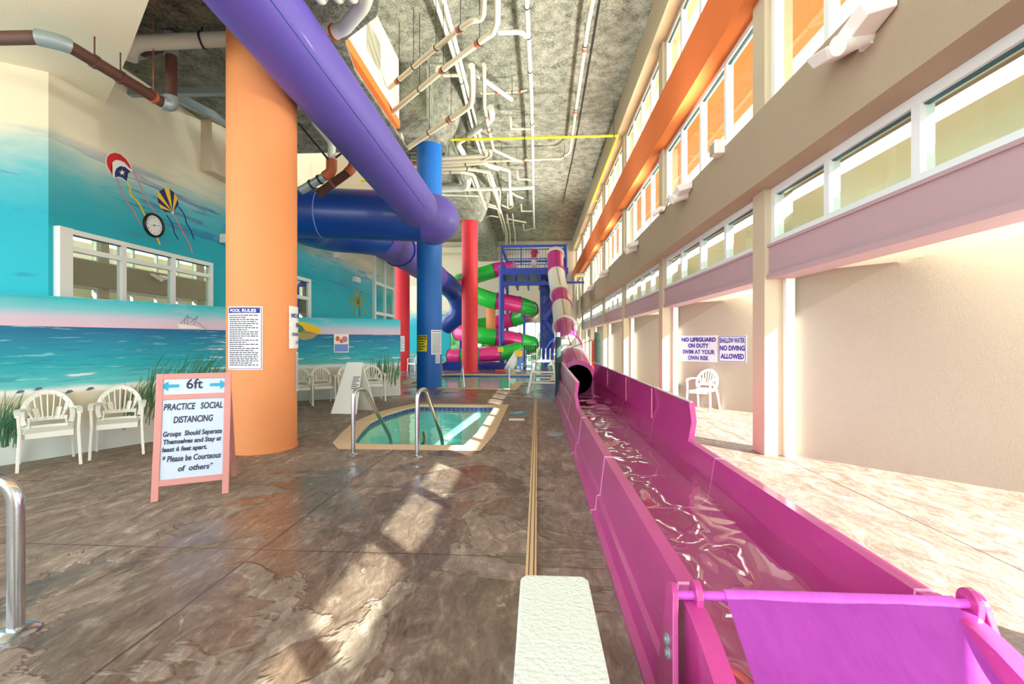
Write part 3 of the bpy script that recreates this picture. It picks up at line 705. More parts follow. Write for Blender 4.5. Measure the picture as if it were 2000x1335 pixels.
# ---- flat signs on the alcove wall
ALN = V((-.7071,-.7071,0)); ALU = V((.7071,-.7071,0)); ALP = V((3.22, PIER_Y[3]-.02, 0))
def flat_sign(name, label, pxl, pxr, pyt, pyb, P, N, U, mat, cat='sign'):
    a = PP(pxl, (pyt+pyb)/2, P, N); b = PP(pxr, (pyt+pyb)/2, P, N); c = (a+b)/2; zt = PP((pxl+pxr)/2, pyt, P, N).z; zb = PP((pxl+pxr)/2, pyb, P, N).z
    w = (b-a).length; h = zt-zb; o = V((a.x, a.y, zb)) + V(N).normalized()*.004
    t = thing(name, label, cat, o + U*w/2); bm = B(); prism(bm, [(0,0),(w,0),(w,h),(0,h)], o, U, Z3, N, .008); obj('sheet', bm, mat, t)
    return t, o + V(N).normalized()*.008, w, h
t, o, w, h = flat_sign('no_lifeguard_sign', 'white no lifeguard on duty sign on the alcove wall above the chair', 1329, 1402, 655, 706, ALP, ALN, ALU, m_board2)
for s, y, sz, ww, bo in (('NO LIFEGUARD', .76, .2, .92, .011), ('ON DUTY', .53, .2, .55, .011), ('SWIM AT YOUR', .29, .17, .86, .006), ('OWN RISK', .06, .17, .56, .006)):
    bm = B(); put_text(bm, s, o + ALU*w/2 + V(Z3)*h*y, ALU, Z3, ALN, sz, width=w*ww, height=h*.17, bold=bo); obj('lettering', bm, m_navy, t)
t, o, w, h = flat_sign('no_diving_sign', 'white shallow water no diving allowed sign beside the no lifeguard sign', 1404, 1458, 655, 707, ALP, ALN, ALU, m_board2)
for s, y, sz, ww, bo in (('SHALLOW WATER', .72, .15, .9, .005), ('NO DIVING', .43, .2, .9, .009), ('ALLOWED', .12, .2, .85, .009)):
    bm = B(); put_text(bm, s, o + ALU*w/2 + V(Z3)*h*y, ALU, Z3, ALN, sz, width=w*ww, height=h*.2, bold=bo); obj('lettering', bm, m_navy, t)
bm = B()
for q in ((.02,.02,.98,.04),(.02,.96,.98,.98),(.02,.02,.04,.98),(.96,.02,.98,.98)): prism(bm, [(q[0]*w,q[1]*h),(q[2]*w,q[1]*h),(q[2]*w,q[3]*h),(q[0]*w,q[3]*h)], o, ALU, Z3, ALN, .003)
obj('border', bm, m_navy, t)
# bright poster on the rear mural wall
t, o, w, h = flat_sign('poster', 'colourful poster hung on the rear beach mural wall', 652, 681, 652, 688, WBo, WBn, WBd, m_paper, 'poster')
bm = B(); prism(bm, [(.05*w,.05*h),(.95*w,.05*h),(.95*w,.45*h),(.05*w,.45*h)], o, WBd, Z3, WBn, .003); obj('lower_panel', bm, m_lilac, t)
bm = B()
for cx, cy, r, in ((.25,.75,.14),(.5,.62,.12)): prism(bm, [(w*(cx+r*cos(k*pi/8)), h*(cy+r*sin(k*pi/8))) for k in range(16)], o, WBd, Z3, WBn, .003)
obj('orange_shapes', bm, m_orangeb, t)
bm = B(); prism(bm, [(w*(.72+.2*cos(k*pi/8)), h*(.72+.17*sin(k*pi/8))) for k in range(16)], o, WBd, Z3, WBn, .0035); obj('pink_shape', bm, m_kite_pink, t)

# ---- wall clock
P = PP(299, 440, PL, NL); t = thing('wall_clock', 'round black rimmed clock hung below the painted kites', 'clock', P)
AX = M(((0,0,1),(1,0,0),(0,1,0)))
rc = .20
def lat(prof): return lathe(B(), prof, P, 40, AX.to_4x4().to_3x3())
obj('rim', lat([(rc*.82,.0),(rc,.0),(rc,.03),(rc*.93,.05),(rc*.82,.03),(rc*.82,.0)]), m_black, t, True)
obj('face', lat([(0,.012),(rc*.83,.012),(rc*.83,.016),(0,.016)]), m_paper, t)
bm = B()
for k in range(12):
    a = pi/2 - k*pi/6; put_text(bm, str(k or 12), P + V((.018, cos(a)*rc*.66, sin(a)*rc*.66 - .014)), (0,1,0), Z3, (1,0,0), .042)
obj('numerals', bm, m_black, t)
bm = B(); bar(bm, P+V((.026,.0,.0)), P+V((.026,-.06,-.01)), .012, .004); bar(bm, P+V((.028,0,0)), P+V((.028,.105,.02)), .008, .004); cyl(bm, P+V((.015,0,0)), P+V((.032,0,0)), .01); obj('hands', bm, m_black, t)

# ================================================================== WHITE PLASTIC CHAIRS
def make_chair(label, group):
    t = thing('plastic_armchair', label, 'chair', (0,0,0), 0, group)
    bm = B()
    prism(bm, [(-.23,-.25),(.23,-.25),(.245,-.1),(.22,.2),(-.22,.2),(-.245,-.1)], (0,0,.405), X3, Y3, Z3, .022)
    prism(bm, [(-.23,-.262),(.23,-.262),(.23,-.245),(-.23,-.245)], (0,0,.36), X3, Y3, Z3, .065)
    obj('seat', bm, m_white, t, bevel=.008)
    for s in (-1, 1):
        bm = B(); a = [V((s*.285,-.27,.64)), V((s*.275,-.265,.42)), V((s*.295,-.29,0))]
        for p, q in zip(a, a[1:]): bar(bm, p, q, .042, .034)
        obj('leg', bm, m_white, t, bevel=.006)
        bm = B(); a = [V((s*.235,.17,.45)), V((s*.25,.23,.3)), V((s*.27,.30,0))]
        for p, q in zip(a, a[1:]): bar(bm, p, q, .05, .03)
        obj('leg', bm, m_white, t, bevel=.006)
        bm = B(); arm = crv([(s*.285,-.285,.63),(s*.295,-.15,.665),(s*.29,.04,.67),(s*.245,.20,.66)], 6)
        rings = []
        for p in arm: rings.append([bm.verts.new(p + V(q)) for q in ((-.03,0,-.012),(.03,0,-.012),(.03,0,.012),(-.03,0,.012))])
        for A_, C_ in zip(rings, rings[1:]):
            for k in range(4): bm.faces.new((A_[k], A_[(k+1)%4], C_[(k+1)%4], C_[k]))
        bm.faces.new(rings[0]); bm.faces.new(rings[-1][::-1]); obj('armrest', bm, m_white, t, True)
    # arched back frame, lower rail and the fanned slats
    def bk(x, z): return V((x, .20 + .12*max(0,(z-.45))/.38 - .9*x*x, z))
    bm = B(); arch = [bk(.25*cos(q), .585 + .265*sin(q)) for q in [R(-25 + k*230/24) for k in range(25)]]
    rings = []
    for i, p in enumerate(arch):
        d = (arch[min(i+1,24)] - arch[max(i-1,0)]).normalized(); n_ = V((0,1,0)).cross(d).normalized()
        rings.append([bm.verts.new(p + n_*q[0] + V((0,q[1],0))) for q in ((-.027,-.012),(.027,-.012),(.027,.012),(-.027,.012))])
    for A_, C_ in zip(rings, rings[1:]):
        for k in range(4): bm.faces.new((A_[k], A_[(k+1)%4], C_[(k+1)%4], C_[k]))
    bm.faces.new(rings[0]); bm.faces.new(rings[-1][::-1])
    obj('back_frame', bm, m_white, t, True)
    bm = B()
    for k in range(7):
        u = (k-3)/3; q0 = (u*.135, .53); q1 = (u*.205, .585 + .25*sqrt(max(0, 1-(u*.205/.25)**2)))
        m0 = ((q0[0]*1.05+q1[0])/2*1.03, (q0[1]+q1[1])/2)
        for A_, C_ in ((q0, m0), (m0, q1)): bar(bm, bk(*A_), bk(*C_), .064 if abs(u) < .9 else .052, .014)
    for s in (-1,1): bar(bm, bk(s*.18,.54), bk(s*.19,.42), .05, .016)
    pts = [bk(-.2+.4*k/8, .535) for k in range(9)]
    for A_, C_ in zip(pts, pts[1:]): bar(bm, A_, C_, .016, .045)
    pts = [bk(-.21+.42*k/8, .445) for k in range(9)]
    for A_, C_ in zip(pts, pts[1:]): bar(bm, A_, C_, .016, .03)
    obj('backrest', bm, m_white, t)
    return t
ch0 = make_chair('white plastic armchair farthest left, nearest the painted dune grass', 'white chairs along the beach murals')
ch0.scale = (.87, .96, .98)
rzA = R(47); rzB = atan2(WBn.y, WBn.x) + pi/2
ch0.location = PF(95, 906); ch0.rotation_euler = (0,0,rzA + R(4))
dup(ch0, PF(232, 884), rzA - R(6), 'white plastic armchair between the leftmost chair and the pink framed sign')
gB = 'white chairs along the beach murals'
dup(ch0, PF(586, 791), rzB, 'white plastic armchair half hidden behind the orange column', gB)
dup(ch0, PF(629, 787), rzB + R(3), 'white plastic armchair on the left of the white folding sign', gB)
dup(ch0, PF(680, 783.5), rzB - R(2), 'white plastic armchair hidden behind the white folding sign', gB)
dup(ch0, PF(729, 781), rzB - R(4), 'white plastic armchair on the right of the white folding sign by painted grass', gB)
c_ = dup(ch0, PF(1374, 799), R(-42), 'lone white plastic armchair in the alcove under the lifeguard signs'); del c_['group']
for (px, py, rz, lb) in ((792,723,60,'small distant white chair just left of the blue column'),(811,725,-30,'distant white chair beside the yellow table'),(857,722,80,'distant white chair just right of the blue column')):
    dup(ch0, PF(px, py), R(rz), lb, 'distant white chairs')
# distant yellow topped table
p = PF(803, 717.5); t = thing('side_table', 'distant small table with a yellow top left of the blue column', 'table', p)
obj('table_top', lathe(B(), [(0,.7),(.4,.7),(.4,.74),(0,.74)], p, 24), m_kite_yellow, t)
for k in range(4): obj('leg', cyl(B(), p+V((.3*cos(k*pi/2+.7),.3*sin(k*pi/2+.7),0)), p+V((.25*cos(k*pi/2+.7),.25*sin(k*pi/2+.7),.7)), .02, seg=8), m_white, t)

# ================================================================== SIGN BOARDS
# pink framed whiteboard: corners taken where its feet stand
fl_ = PF(295, 980); fr_ = PF(447, 962); U = (fr_-fl_); W = U.length; U.normalize(); Nf = V((U.y,-U.x,0)); lean = V((-Nf.x, -Nf.y, 0))
H = 1.16; tilt = R(9); UP = (V(Z3)*cos(tilt) + lean*sin(tilt)); NB_ = U.cross(UP).normalized()
t = thing('sandwich_board', 'pink framed whiteboard sign with handwriting about keeping distance', 'sign', (fl_+fr_)/2)
bm = B(); 
def slab(bm, a0, a1, b0, b1, n0, n1): return prism(bm, [(a0,b0),(a1,b0),(a1,b1),(a0,b1)], fl_ + NB_*n0, U, UP, NB_, n1-n0)
for q in ((0,.055,0,H),(W-.055,W,0,H),(.055,W-.055,H-.05,H),(.055,W-.055,H*.79,H*.79+.045),(.055,W-.055,.13,.185)): slab(bm, *q, -.012, .018)
obj('frame', bm, m_pinkwood, t, bevel=.003)
bm = B(); slab(bm, .05, W-.05, .18, H*.795, -.006, .006); slab(bm, .05, W-.05, H*.83, H-.045, -.006, .006); obj('board', bm, m_board, t)
n0 = fl_ + NB_*.006
def wr(s, a, b, size, wd, sh=.15):
    ink = B(); put_text(ink, s, n0 + U*(W*a) + UP*(H*b), U, UP, NB_, size, width=W*wd, shear=sh, bold=.0018); obj('lettering', ink, m_ink, t)
wr('6ft', .5, .875, .13, .22, 0); wr('PRACTICE   SOCIAL', .5, .705, .085, .78); wr('DISTANCING', .5, .60, .085, .52)
wr('Groups  Should Seperate', .5, .495, .065, .77); wr('Themselves and Stay at', .5, .435, .06, .76); wr('least 6 feet apart.', .40, .375, .06, .58)
wr('* Please be Courteous', .50, .295, .075, .76); wr('of  others*', .55, .215, .07, .46)
for s in (-1, 1):
    bm = B(); c = n0 + U*(W*(.5 + s*.27)) + UP*(H*.90); q = [(.0,-.014),(.085,-.016),(.085,-.045),(.15,0),(.085,.045),(.085,.016),(0,.014)]
    prism(bm, [(s*a - s*.04, b) for a, b in q], c, U, UP, NB_, .003); obj('arrow', bm, m_arrow, t)
bm = B()
for a in (.03, W-.03): bar(bm, fl_ + U*a + UP*(H*.93) - NB_*.03, V((fl_.x,fl_.y,0)) + U*a + lean*.62, .045, .03)
bar(bm, fl_ + U*.03 + lean*.5 + V((0,0,.25)), fl_ + U*(W-.03) + lean*.5 + V((0,0,.25)), .04, .02); obj('rear_legs', bm, m_pinkwood, t)
# white plastic folding sign
a = PF(647, 808); b = PF(697, 809); U = (b-a); W = U.length; U.normalize(); lean = V((-U.y, U.x, 0)); H = .98
t = thing('folding_sign', 'white plastic folding floor sign with small writing near the chairs', 'sign', (a+b)/2 + lean*.25)
sh = U*.17
def pan(o, up, n, name):
    bm = B(); up = V(up); hh = up.length; up.normalize()
    prism(bm, [(0,0),(W,0),(W-.10,hh),(.10,hh)], o, U, up, n, .03); return obj(name, bm, m_white, t, bevel=.006)
up1 = lean*.30 + V((0,0,H)) + U*.08; n1 = U.cross(up1).normalized()
f = pan(a, up1, n1, 'front_panel'); bk_ = a + lean*.60 + U*.16
up2 = lean*-.28 + V((0,0,H)) - U*.08; pan(bk_, up2, U.cross(up2).normalized(), 'rear_panel')
bm = B(); text_bars(bm, a + up1.normalized()*.50 + U*(W*.58) + n1*.03, U, up1.normalized(), n1, W*.28, .28, 7, 12); obj('lettering', bm, m_ink, t)
bm = B(); prism(bm, [(.10,-.015),(W-.10,-.015),(W-.10,.05),(.10,.05)], a + up1, U, Z3, n1, -.05); obj('hinge_handle', bm, m_white, t)

# ================================================================== STAINLESS RAILS
def rail(name, label, pts, r, flanges, group=None, bend_r=.13):
    p = V(pts[0]); t = thing(name, label, 'handrail', (p.x, p.y, 0), 0, group)
    obj('tube', sweep(B(), fillet(pts, bend_r, 7), r, 14), m_steel, t, True)
    for f in flanges: obj('base_flange', lathe(B(), [(r*1.2,0),(r*2.6,0),(r*2.6,.012),(r*2.0,.03),(r*1.1,.036)], f, 24), m_steel, t, True)
    return t
a = PF(690, 888); rail('pool_handrail', 'steel pool handrail nearer the orange column', [a, a+V((0,0,.82)), a+V((.05,.22,.84)), V((a.x+.16, a.y+1.02, .0)), V((a.x+.16, a.y+1.02, -.3))], .027, [a], 'small pool handrails')
a = PF(815, 894); rail('pool_handrail', 'steel pool handrail nearer the magenta chute', [a, a+V((0,0,.83)), a+V((.05,.22,.85)), V((a.x+.10, a.y+1.04, .0)), V((a.x+.10, a.y+1.04, -.3))], .027, [a], 'small pool handrails')
a = PF(31, 1238); rail('handrail', 'nearest steel handrail at the left edge with round base flange', [a, a+V((0,0,.78)), a+V((-.30,-.10,.80)), a+V((-.9,-.5,.3))], .034, [a], None, .16)
a = PF(907, 755); b = PF(899, 744); c = (a+b)/2
rail('pool_ladder_rail', 'thin pale rail at the near edge of the larger pool', [V((a.x,a.y,0)), V((a.x-.08,a.y+.1,.68)), V((b.x-.1,b.y+.55,-.1))], .024, [], None, .10)
a = PF(994, 758); rail('pool_post_rail', 'slim white rail post at the corner of the larger pool', [a, a+V((0,0,.66)), a+V((-.03,.3,.66)), a+V((-.03,.32,0))], .028, [a], None, .06)

# ---- tan drain strip, white board block, deck fittings
bm = B(); box(bm, -.075, -.005, 1.95, 11.5, .0, .018); o = obj('deck_drain', bm, m_tan, None, bevel=.004); tag(o, 'long narrow tan drain cover strip running along the deck', 'drain')
bm = B(); box(bm, -.027, -.02, 2.0, 11.45, .018, .0195); box(bm, -.058, -.052, 2.0, 11.45, .018, .0195); obj('slot', bm, m_brown, o)
bm = B(); prism(bm, [(-.072,.75),(.215,.75),(.215,1.93),(.195,1.965),(-.052,1.965),(-.072,1.93)], (0,0,0), X3, Y3, Z3, .45)
tag(obj('bench_block', bm, m_block, None, bevel=.012, loc=(.07,1.4,0)), 'textured white block in the foreground at the end of the drain strip', 'bench')
p = PF(1009, 819); o = obj('depth_marker', box(B(), p.x-.14, p.x+.14, p.y-.09, p.y+.09, 0, .008), m_paper); tag(o, 'small white tile set in the deck beside the small pool', 'marker')
p = PF(1013, 806); bm = B(); lathe(bm, [(0,0),(.17,0),(.17,.008),(0,.008)], p, 24); o = obj('deck_emblem', bm, m_arrow); tag(o, 'round blue marker on the deck beyond the white tile', 'marker')
bm = B(); bar(bm, p+V((-.08,-.08,.011)), p+V((.08,.08,.011)), .03, .004); obj('slash', bm, m_kite_white, o)
p = PF(1085, 848); bm = B(); lathe(bm, [(.0,0),(.13,0),(.13,.01),(0,.01)], p, 20); o = obj('floor_drain', bm, m_galv); tag(o, 'small grey floor drain plate beside the chute', 'drain')

# ================================================================== MAGENTA CHUTE
CX = 1.055
def prof(y):
    """closed cross-section at distance y; rim height falls towards the near end"""
    if y >= 1.80: hr = .48
    else: hr = .48 - .44*(1 - cos(min(1, (1.80-y)/.85)*pi/2))
    s = hr/.48; k = .02 if y < 1.8 else 0
    half = [(-.605,0),(-.605,.028),(-.565,.034),(-.555,.15*s+.0),(-.528,.158*s),(-.488-k,hr),(-.418-k,hr),(-.392,.30*s),(-.362,.14*s),(-.28,.075*s),(-.12,.06*s)]
    pts = [(CX+a, b) for a, b in half] + [(CX-a, b) for a, b in half[::-1]]
    return pts
def loft(bm, ys, pf, caps=True):
    rings = [[bm.verts.new((a, y, b)) for a, b in pf(y)] for y in ys]
    for A_, C_ in zip(rings, rings[1:]):
        k = len(A_)
        for i in range(k): bm.faces.new((A_[i], A_[(i+1)%k], C_[(i+1)%k], C_[i]))
    if caps: bm.faces.new(rings[0]); bm.faces.new(rings[-1][::-1])
    return bm
ch = thing('water_slide_runout', 'long magenta water slide runout chute filled with shallow water', 'water slide', (CX, 6, 0))
segs = [(.98,1.86),(1.872,3.88),(3.892,5.9),(5.912,7.9),(7.912,12.1)]
for i, (a, b) in enumerate(segs):
    ys = [a + (b-a)*k/12 for k in range(13)] if i == 0 else [a, b]
    obj('trough_section', loft(B(), ys, prof), m_mag, ch, True)
    if i: obj('seam', loft(B(), [a-.014, a+.002], lambda y: [(CX + (x-CX)*1.004, z*1.006+.001) for x, z in prof(2.5)]), m_seam, ch)
bm = B(); n = 90; W2 = .375
rows = []
for j in range(0, 121):
    y = 1.40 + (12.0-1.40)*j/120; rows.append([bm.verts.new((CX - W2 + 2*W2*i/10, y, .285 + .006*sin(3.1*y+i*.9) + .004*sin(7.3*y - i*1.7) + .003*sin(11*y+2.3*i))) for i in range(11)])
for A_, C_ in zip(rows, rows[1:]):
    for i in range(10): bm.faces.new((A_[i], A_[i+1], C_[i+1], C_[i]))
obj('water', bm, m_chutewater, ch, True)
# splash guards on the rims
def guard(xs, y_near, y_far, htop_near, htop_far, name):
    bm = B(); rings = []
    for k in range(13):
        t_ = k/12; y = y_near + (y_far-y_near)*t_; x = xs[0] + (xs[1]-xs[0])*t_; h1 = htop_near + (htop_far-htop_near)*t_
        bow = .05*xs[2]
        rings.append([bm.verts.new(q) for q in ((x,y,.475),(x+bow*.7,y,.475+(h1-.475)*.5),(x+bow*.2,y,h1),(x+bow*.2+.055,y,h1),(x+bow*.7+.05,y,.475+(h1-.475)*.5),(x+.055,y,.475))])
    for A_, C_ in zip(rings, rings[1:]):
        for i in range(6): bm.faces.new((A_[i], A_[(i+1)%6], C_[(i+1)%6], C_[i]))
    bm.faces.new(rings[0]); bm.faces.new(rings[-1][::-1])
    g_ = obj(name, bm, m_mag, ch, True)
    bm = B(); sweep(bm, [r[0] for r in [((xs[0]+(xs[1]-xs[0])*k/12 + bow*.2 + .027, y_near+(y_far-y_near)*k/12, htop_near+(htop_far-htop_near)*k/12),) for k in range(13)]], .012, 6)
    obj('edge_trim', bm, m_whitetube, g_)
    return g_
guard((1.47,1.43,1), 4.55, 11.9, .86, .92, 'right_splash_guard'); guard((.575,.62,-1), 6.75, 11.9, .86, .92, 'left_splash_guard')
for y in (5.9, 7.6, 9.6): obj('guard_seam', box(B(), 1.45, 1.462, y, y+.015, .48, .86), m_kite_pink, ch)
# end bracket plates, bolts, hinge bar and hanging flap
for s in (-1, 1):
    xo = CX + s*.585; vv = V((-s*.10, 0, .995)); nn = V((s, 0, .1)).normalized()
    q = [(1.56,.06),(1.80,.06),(1.80,.44)] + [(1.755+.045*cos(R(a_)), .495+.045*sin(R(a_))) for a_ in range(0,181,20)] + [(1.68,.40)]
    pl = obj('hinge_bracket', prism(B(), q, (xo,0,0), Y3, vv, nn, .022), m_mag, ch, bevel=.004)
    for (yy, zz) in ((1.725,.345),(1.70,.31),(1.665,.18),(1.64,.145)):
        c_ = V((xo,yy,0)) + vv*zz + nn*.022; bm = B(); cyl(bm, c_, c_ + nn*.006, .021); cyl(bm, c_ + nn*.006, c_ + nn*.012, .010)
        obj('bolt', bm, m_galv, pl)
for x in (.585, 1.565):
    obj('hinge_lug', prism(B(), [(1.715,.36),(1.795,.36),(1.80,.47)] + [(1.755+.046*cos(R(a_)), .50+.05*sin(R(a_))) for a_ in range(0,181,15)], (x,0,0), Y3, Z3, X3, .026), m_mag, ch, bevel=.004)
obj('hinge_bar', cyl(B(), (.50,1.755,.495), (1.61,1.755,.495), .017, seg=14), m_flap, ch, True)
bm = B(); rows = []
for j in range(15):
    t_ = j/14; y = 1.755 - .80*t_; z = .512 - .40*t_ - .05*sin(t_*pi) + (.018*(1-t_*7)**2 if t_ < .14 else 0)*0
    rows.append([bm.verts.new((.70 + .82*i/8, y, z + .004*sin(i*1.3+j))) for i in range(9)])
for A_, C_ in zip(rows, rows[1:]):
    for i in range(8): bm.faces.new((A_[i], A_[i+1], C_[i+1], C_[i]))
bmesh.ops.solidify(bm, geom=bm.faces[:], thickness=.012)
fp = obj('flap', bm, m_flap, ch, True)
obj('flap_hem', cyl(B(), (.70,1.755,.495), (1.52,1.755,.495), .024, seg=14), m_flap, fp, True)

# tube above the chute
tp = [(PD(1085,498,26.2), .56), (PD(1085,512,25.8), .55), (PD(1088,545,24.6), .52), (PD(1094,576,23.2), .52), (PD(1099,612,21), .54), (PD(1105,652,18.3), .50), (PD(1112,692,15.0), .48), (V((CX,12.1,.47)), .47)]
path = crv([p for p, r in tp], 12)
td = thing('tube_slide', 'pink and white enclosed tube slide dropping from tower to magenta chute', 'water slide', (CX, 18, 0))
bounds = [(0,20,m_plum,.0),(20,36,m_whitetube,.01),(36,44,m_plum,0),(44,56,m_whitetube,.01),(56,68,m_plum,0),(68,76,m_whitetube,.01),(76,84,m_plum,.02)]
L = len(path)-1
for a_, b_, mt, ex in bounds:
    seg_ = path[a_:min(b_,L)+1]; k = len(seg_)
    rr = [.455 + ex + .03*max(0, 1-i/(k*.35)) for i in range(k)][::-1] if True else None
    bm = B(); sweep(bm, seg_, rr, 28, caps=False)
    s_ = obj('tube_section', bm, mt, td, True)
    bm = B(); d = (seg_[-1]-seg_[-2]).normalized(); sweep(bm, [seg_[-1]-d*.03, seg_[-1]+d*.03], rr[-1]+.035, 28); 
    if b_ < L: obj('flange', bm, mt, s_, True)
    else: bm.free()
    bm = B(); up = []
    for i, p in enumerate(seg_):
        d = (seg_[min(i+1,k-1)]-seg_[max(i-1,0)]).normalized(); n_ = (V(Z3) - d*d.z).normalized(); up.append(p + n_*(rr[i]+.004))
    obj('top_seam', sweep(bm, up, .014, 6), m_plumdark, s_)
d0 = (path[1]-path[0]).normalized(); obj('top_collar', sweep(B(), [path[0]-d0*.30, path[0]-d0*.12, path[0]+d0*.05], [.40,.50,.52], 28), m_whitetube, td, True)
# dark mouth ring round the opening of the tube
bm = B(); e = path[-1]; d = V((0,-1,0))
for r0, r1, o0, o1 in ((.385,.50,0,.12),): 
    ring = [(r0,0),(r1,0),(r1,.14),(r0,.14),(r0,0)]
    lathe(bm, ring, e + V((0,.06,0)), 36, M(((1,0,0),(0,0,-1),(0,1,0))))
obj('mouth_ring', bm, m_mag, td, True)
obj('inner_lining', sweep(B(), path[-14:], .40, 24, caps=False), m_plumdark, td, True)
# tube support post
p = path[60]; obj('support_post', cyl(B(), (p.x,p.y,0), (p.x,p.y,p.z-.4), .07), m_towerblue, td, True)

# ================================================================== PURPLE AND BLUE SLIDE OVERHEAD
ov = thing('overhead_tube_slide', 'huge purple and blue enclosed tube slide winding overhead past the columns', 'water slide', (-3, 9, 4.3))
A0 = PD(500,0,4.9); A1 = PD(815,405,9.75); dA = (A1-A0).normalized()
pts = [A0 - dA*2.6] + [A0 + (A1-A0)*k/10 for k in range(11)]
def dome(pts, r, n=7):
    d = (V(pts[-1])-V(pts[-2])).normalized(); P_ = list(pts); R_ = [r]*len(pts)
    for k in range(1, n+1):
        a_ = k/n*pi/2*.98; P_.append(V(pts[-1]) + d*(r*sin(a_)*.75)); R_.append(r*cos(a_))
    return P_, R_
P_, R_ = dome(pts, .43); obj('purple_section', sweep(B(), P_, R_, 40), m_purple, ov, True)
k = A0 + (A1-A0)*.45
bm = B(); sd = dA.cross(V(Z3)).normalized()
line = [A0 - dA*2.5 + sd*.35 + V((0,0,-.253)), A1 - dA*.5 + sd*.35 + V((0,0,-.253))]
obj('purple_seam', sweep(bm, line, .007, 6), m_gasket if False else m_tubeblue, ov)
rB = .58
Bp = crv([PD(560,414,10.75), PD(640,417,10.75), PD(740,421,10.8), PD(822,424,10.95)], 6)
obj('blue_section', sweep(B(), Bp, rB, 40), m_tubeblue, ov, True)
for px in (632,):
    c_ = PD(px,416.5,10.75); d = (Bp[2]-Bp[0]).normalized(); obj('blue_seam', sweep(B(), [c_-d*.012, c_+d*.012], rB+.008, 40), m_lilac, ov, True)
el = crv([PD(820,424,10.95), PD(838,425,11.0), PD(848,427,11.15), PD(852,430,11.6), PD(846,436,12.3)], 6)
obj('purple_bend', sweep(B(), el, [rB]*len(el), 40), m_purple, ov, True)
Lb = crv([PD(562,414,10.75), V((-5.72,10.95,4.46)), V((-5.80,11.6,4.5)), V((-5.6,12.4,4.55)), V((-5.1,13.0,4.6)), V((-4.85,13.6,4.65))], 6)
obj('blue_bend', sweep(B(), Lb, rB, 32), m_tubeblue, ov, True)
Cp = crv([V((-4.85,13.5,4.65)), V((-4.83,16,4.66)), V((-4.8,19,4.6)), V((-4.75,21.2,4.5))], 5)
obj('purple_section', sweep(B(), Cp, .56, 32), m_purple, ov, True)
for y in (15.6, 18.2): obj('purple_seam', sweep(B(), [V((-4.82,y,4.66)), V((-4.82,y+.05,4.66))], .60, 32), m_tubeblue, ov, True)
Dp = crv([V((-4.75,21.1,4.5)), PD(884,566,23.2), PD(897,592,23.6), PD(894,615,23.8), PD(880,628,24.0), PD(870,638,24.2)], 6)
obj('blue_outlet', sweep(B(), Dp, [.54 - .10*i/(len(Dp)-1) for i in range(len(Dp))], 28), m_tubeblue, ov, True)
for p in (V((-4.83,15,4.66)), V((-4.8,19.5,4.6))): obj('hanger_rod', bar(B(), p + V((0,0,.4)), V((p.x,p.y,9.3 if p.y < 10 else 7.0)), .03), m_black, ov)

# ================================================================== GREEN AND PINK SPIRAL SLIDE
sp = thing('spiral_tube_slide', 'green and pink translucent spiral tube slide beside the blue tower', 'water slide', (-2.9, 28, 0))
C0 = V((-2.72,29.1,0)); RX, RY = 2.32, 1.7
hts = [(60,6.35),(90,6.35),(180,5.2),(270,3.95),(360,3.45),(450,2.75),(540,2.15),(630,1.75),(720,1.25),(765,1.05)]
def hz(a_):
    for (a0_, h0), (a1_, h1) in zip(hts, hts[1:]):
        if a_ <= a1_: return h0 + (h1-h0)*(a_-a0_)/(a1_-a0_)
    return hts[-1][1]
def hp(a_): return V((C0.x + RX*cos(R(a_)), C0.y + RY*sin(R(a_)), hz(a_)))
sec = []
a_ = 60
while a_ < 760: sec.append([hp(a_ + k*4) for k in range(10)]); a_ += 36
last = sec[-1][-1]
run = crv([last, PD(1010,682,26.3), PD(975,690,25.6), PD(935,693,25.4), PD(900,695,25.4), PD(878,696,25.6)], 5)
for k in range(0, 25, 5): sec.append(run[k:k+6])
for i, s_ in enumerate(sec):
    q = obj('tube_section', sweep(B(), s_, .50 if i < 20 else .40, 22, caps=i in (0, len(sec)-1)), m_green if i % 2 else m_pink, sp, True)
    d = (s_[-1]-s_[-2]).normalized(); obj('flange', sweep(B(), [s_[-1]-d*.02, s_[-1]+d*.02], .54 if i < 20 else .44, 22), m_plumdark if i % 2 else m_grass_p, q, True)
for (a1_, ) in ((150,),(205,),(325,),(590,)):
    p = hp(a1_); obj('support_post', cyl(B(), (p.x,p.y,0), (p.x,p.y,p.z-.45), .08, seg=12), m_towerblue, sp, True)
# low blue runout basin wall
a = PF(862, 721.5); b = PF(902, 721.5); bm = B(); bar(bm, a + V((0,0,.21)), b + V((0,0,.21)), .2, .42)
tag(obj('splash_basin_wall', bm, m_towerblue), 'low blue basin wall left of the tall red column', 'wall')

# ================================================================== BLUE SLIDE TOWER
tw = thing('slide_tower', 'blue steel slide tower with platform, railings and zigzag stairs', 'tower', (-.2, 28.5, 0))
x0, x1, ya, yb, zd = -2.1, 1.62, 26.6, 31.7, 5.75
for x in (x0, x1):
    for y in (ya, yb):
        r_ = .16 if (x == x0 and y == ya) else .10; obj('post', cyl(B(), (x,y,0), (x,y,7.05 if r_ < .12 else 5.9), r_, seg=16), m_towerblue, tw, True)
bm = B(); box(bm, x0-.15, x1+.15, ya-.12, yb+.1, zd-.38, zd); obj('platform_deck', bm, m_towerblue, tw)
bm = B()
for x in [x0 + (x1-x0)*k/5 for k in range(6)]: box(bm, x-.06, x+.06, ya-.1, yb, zd-.72, zd-.38)
box(bm, x0-.1, x1+.1, ya-.12, ya-.02, zd-1.0, zd-.78); obj('deck_beams', bm, m_towerblue, tw)
bm = B()
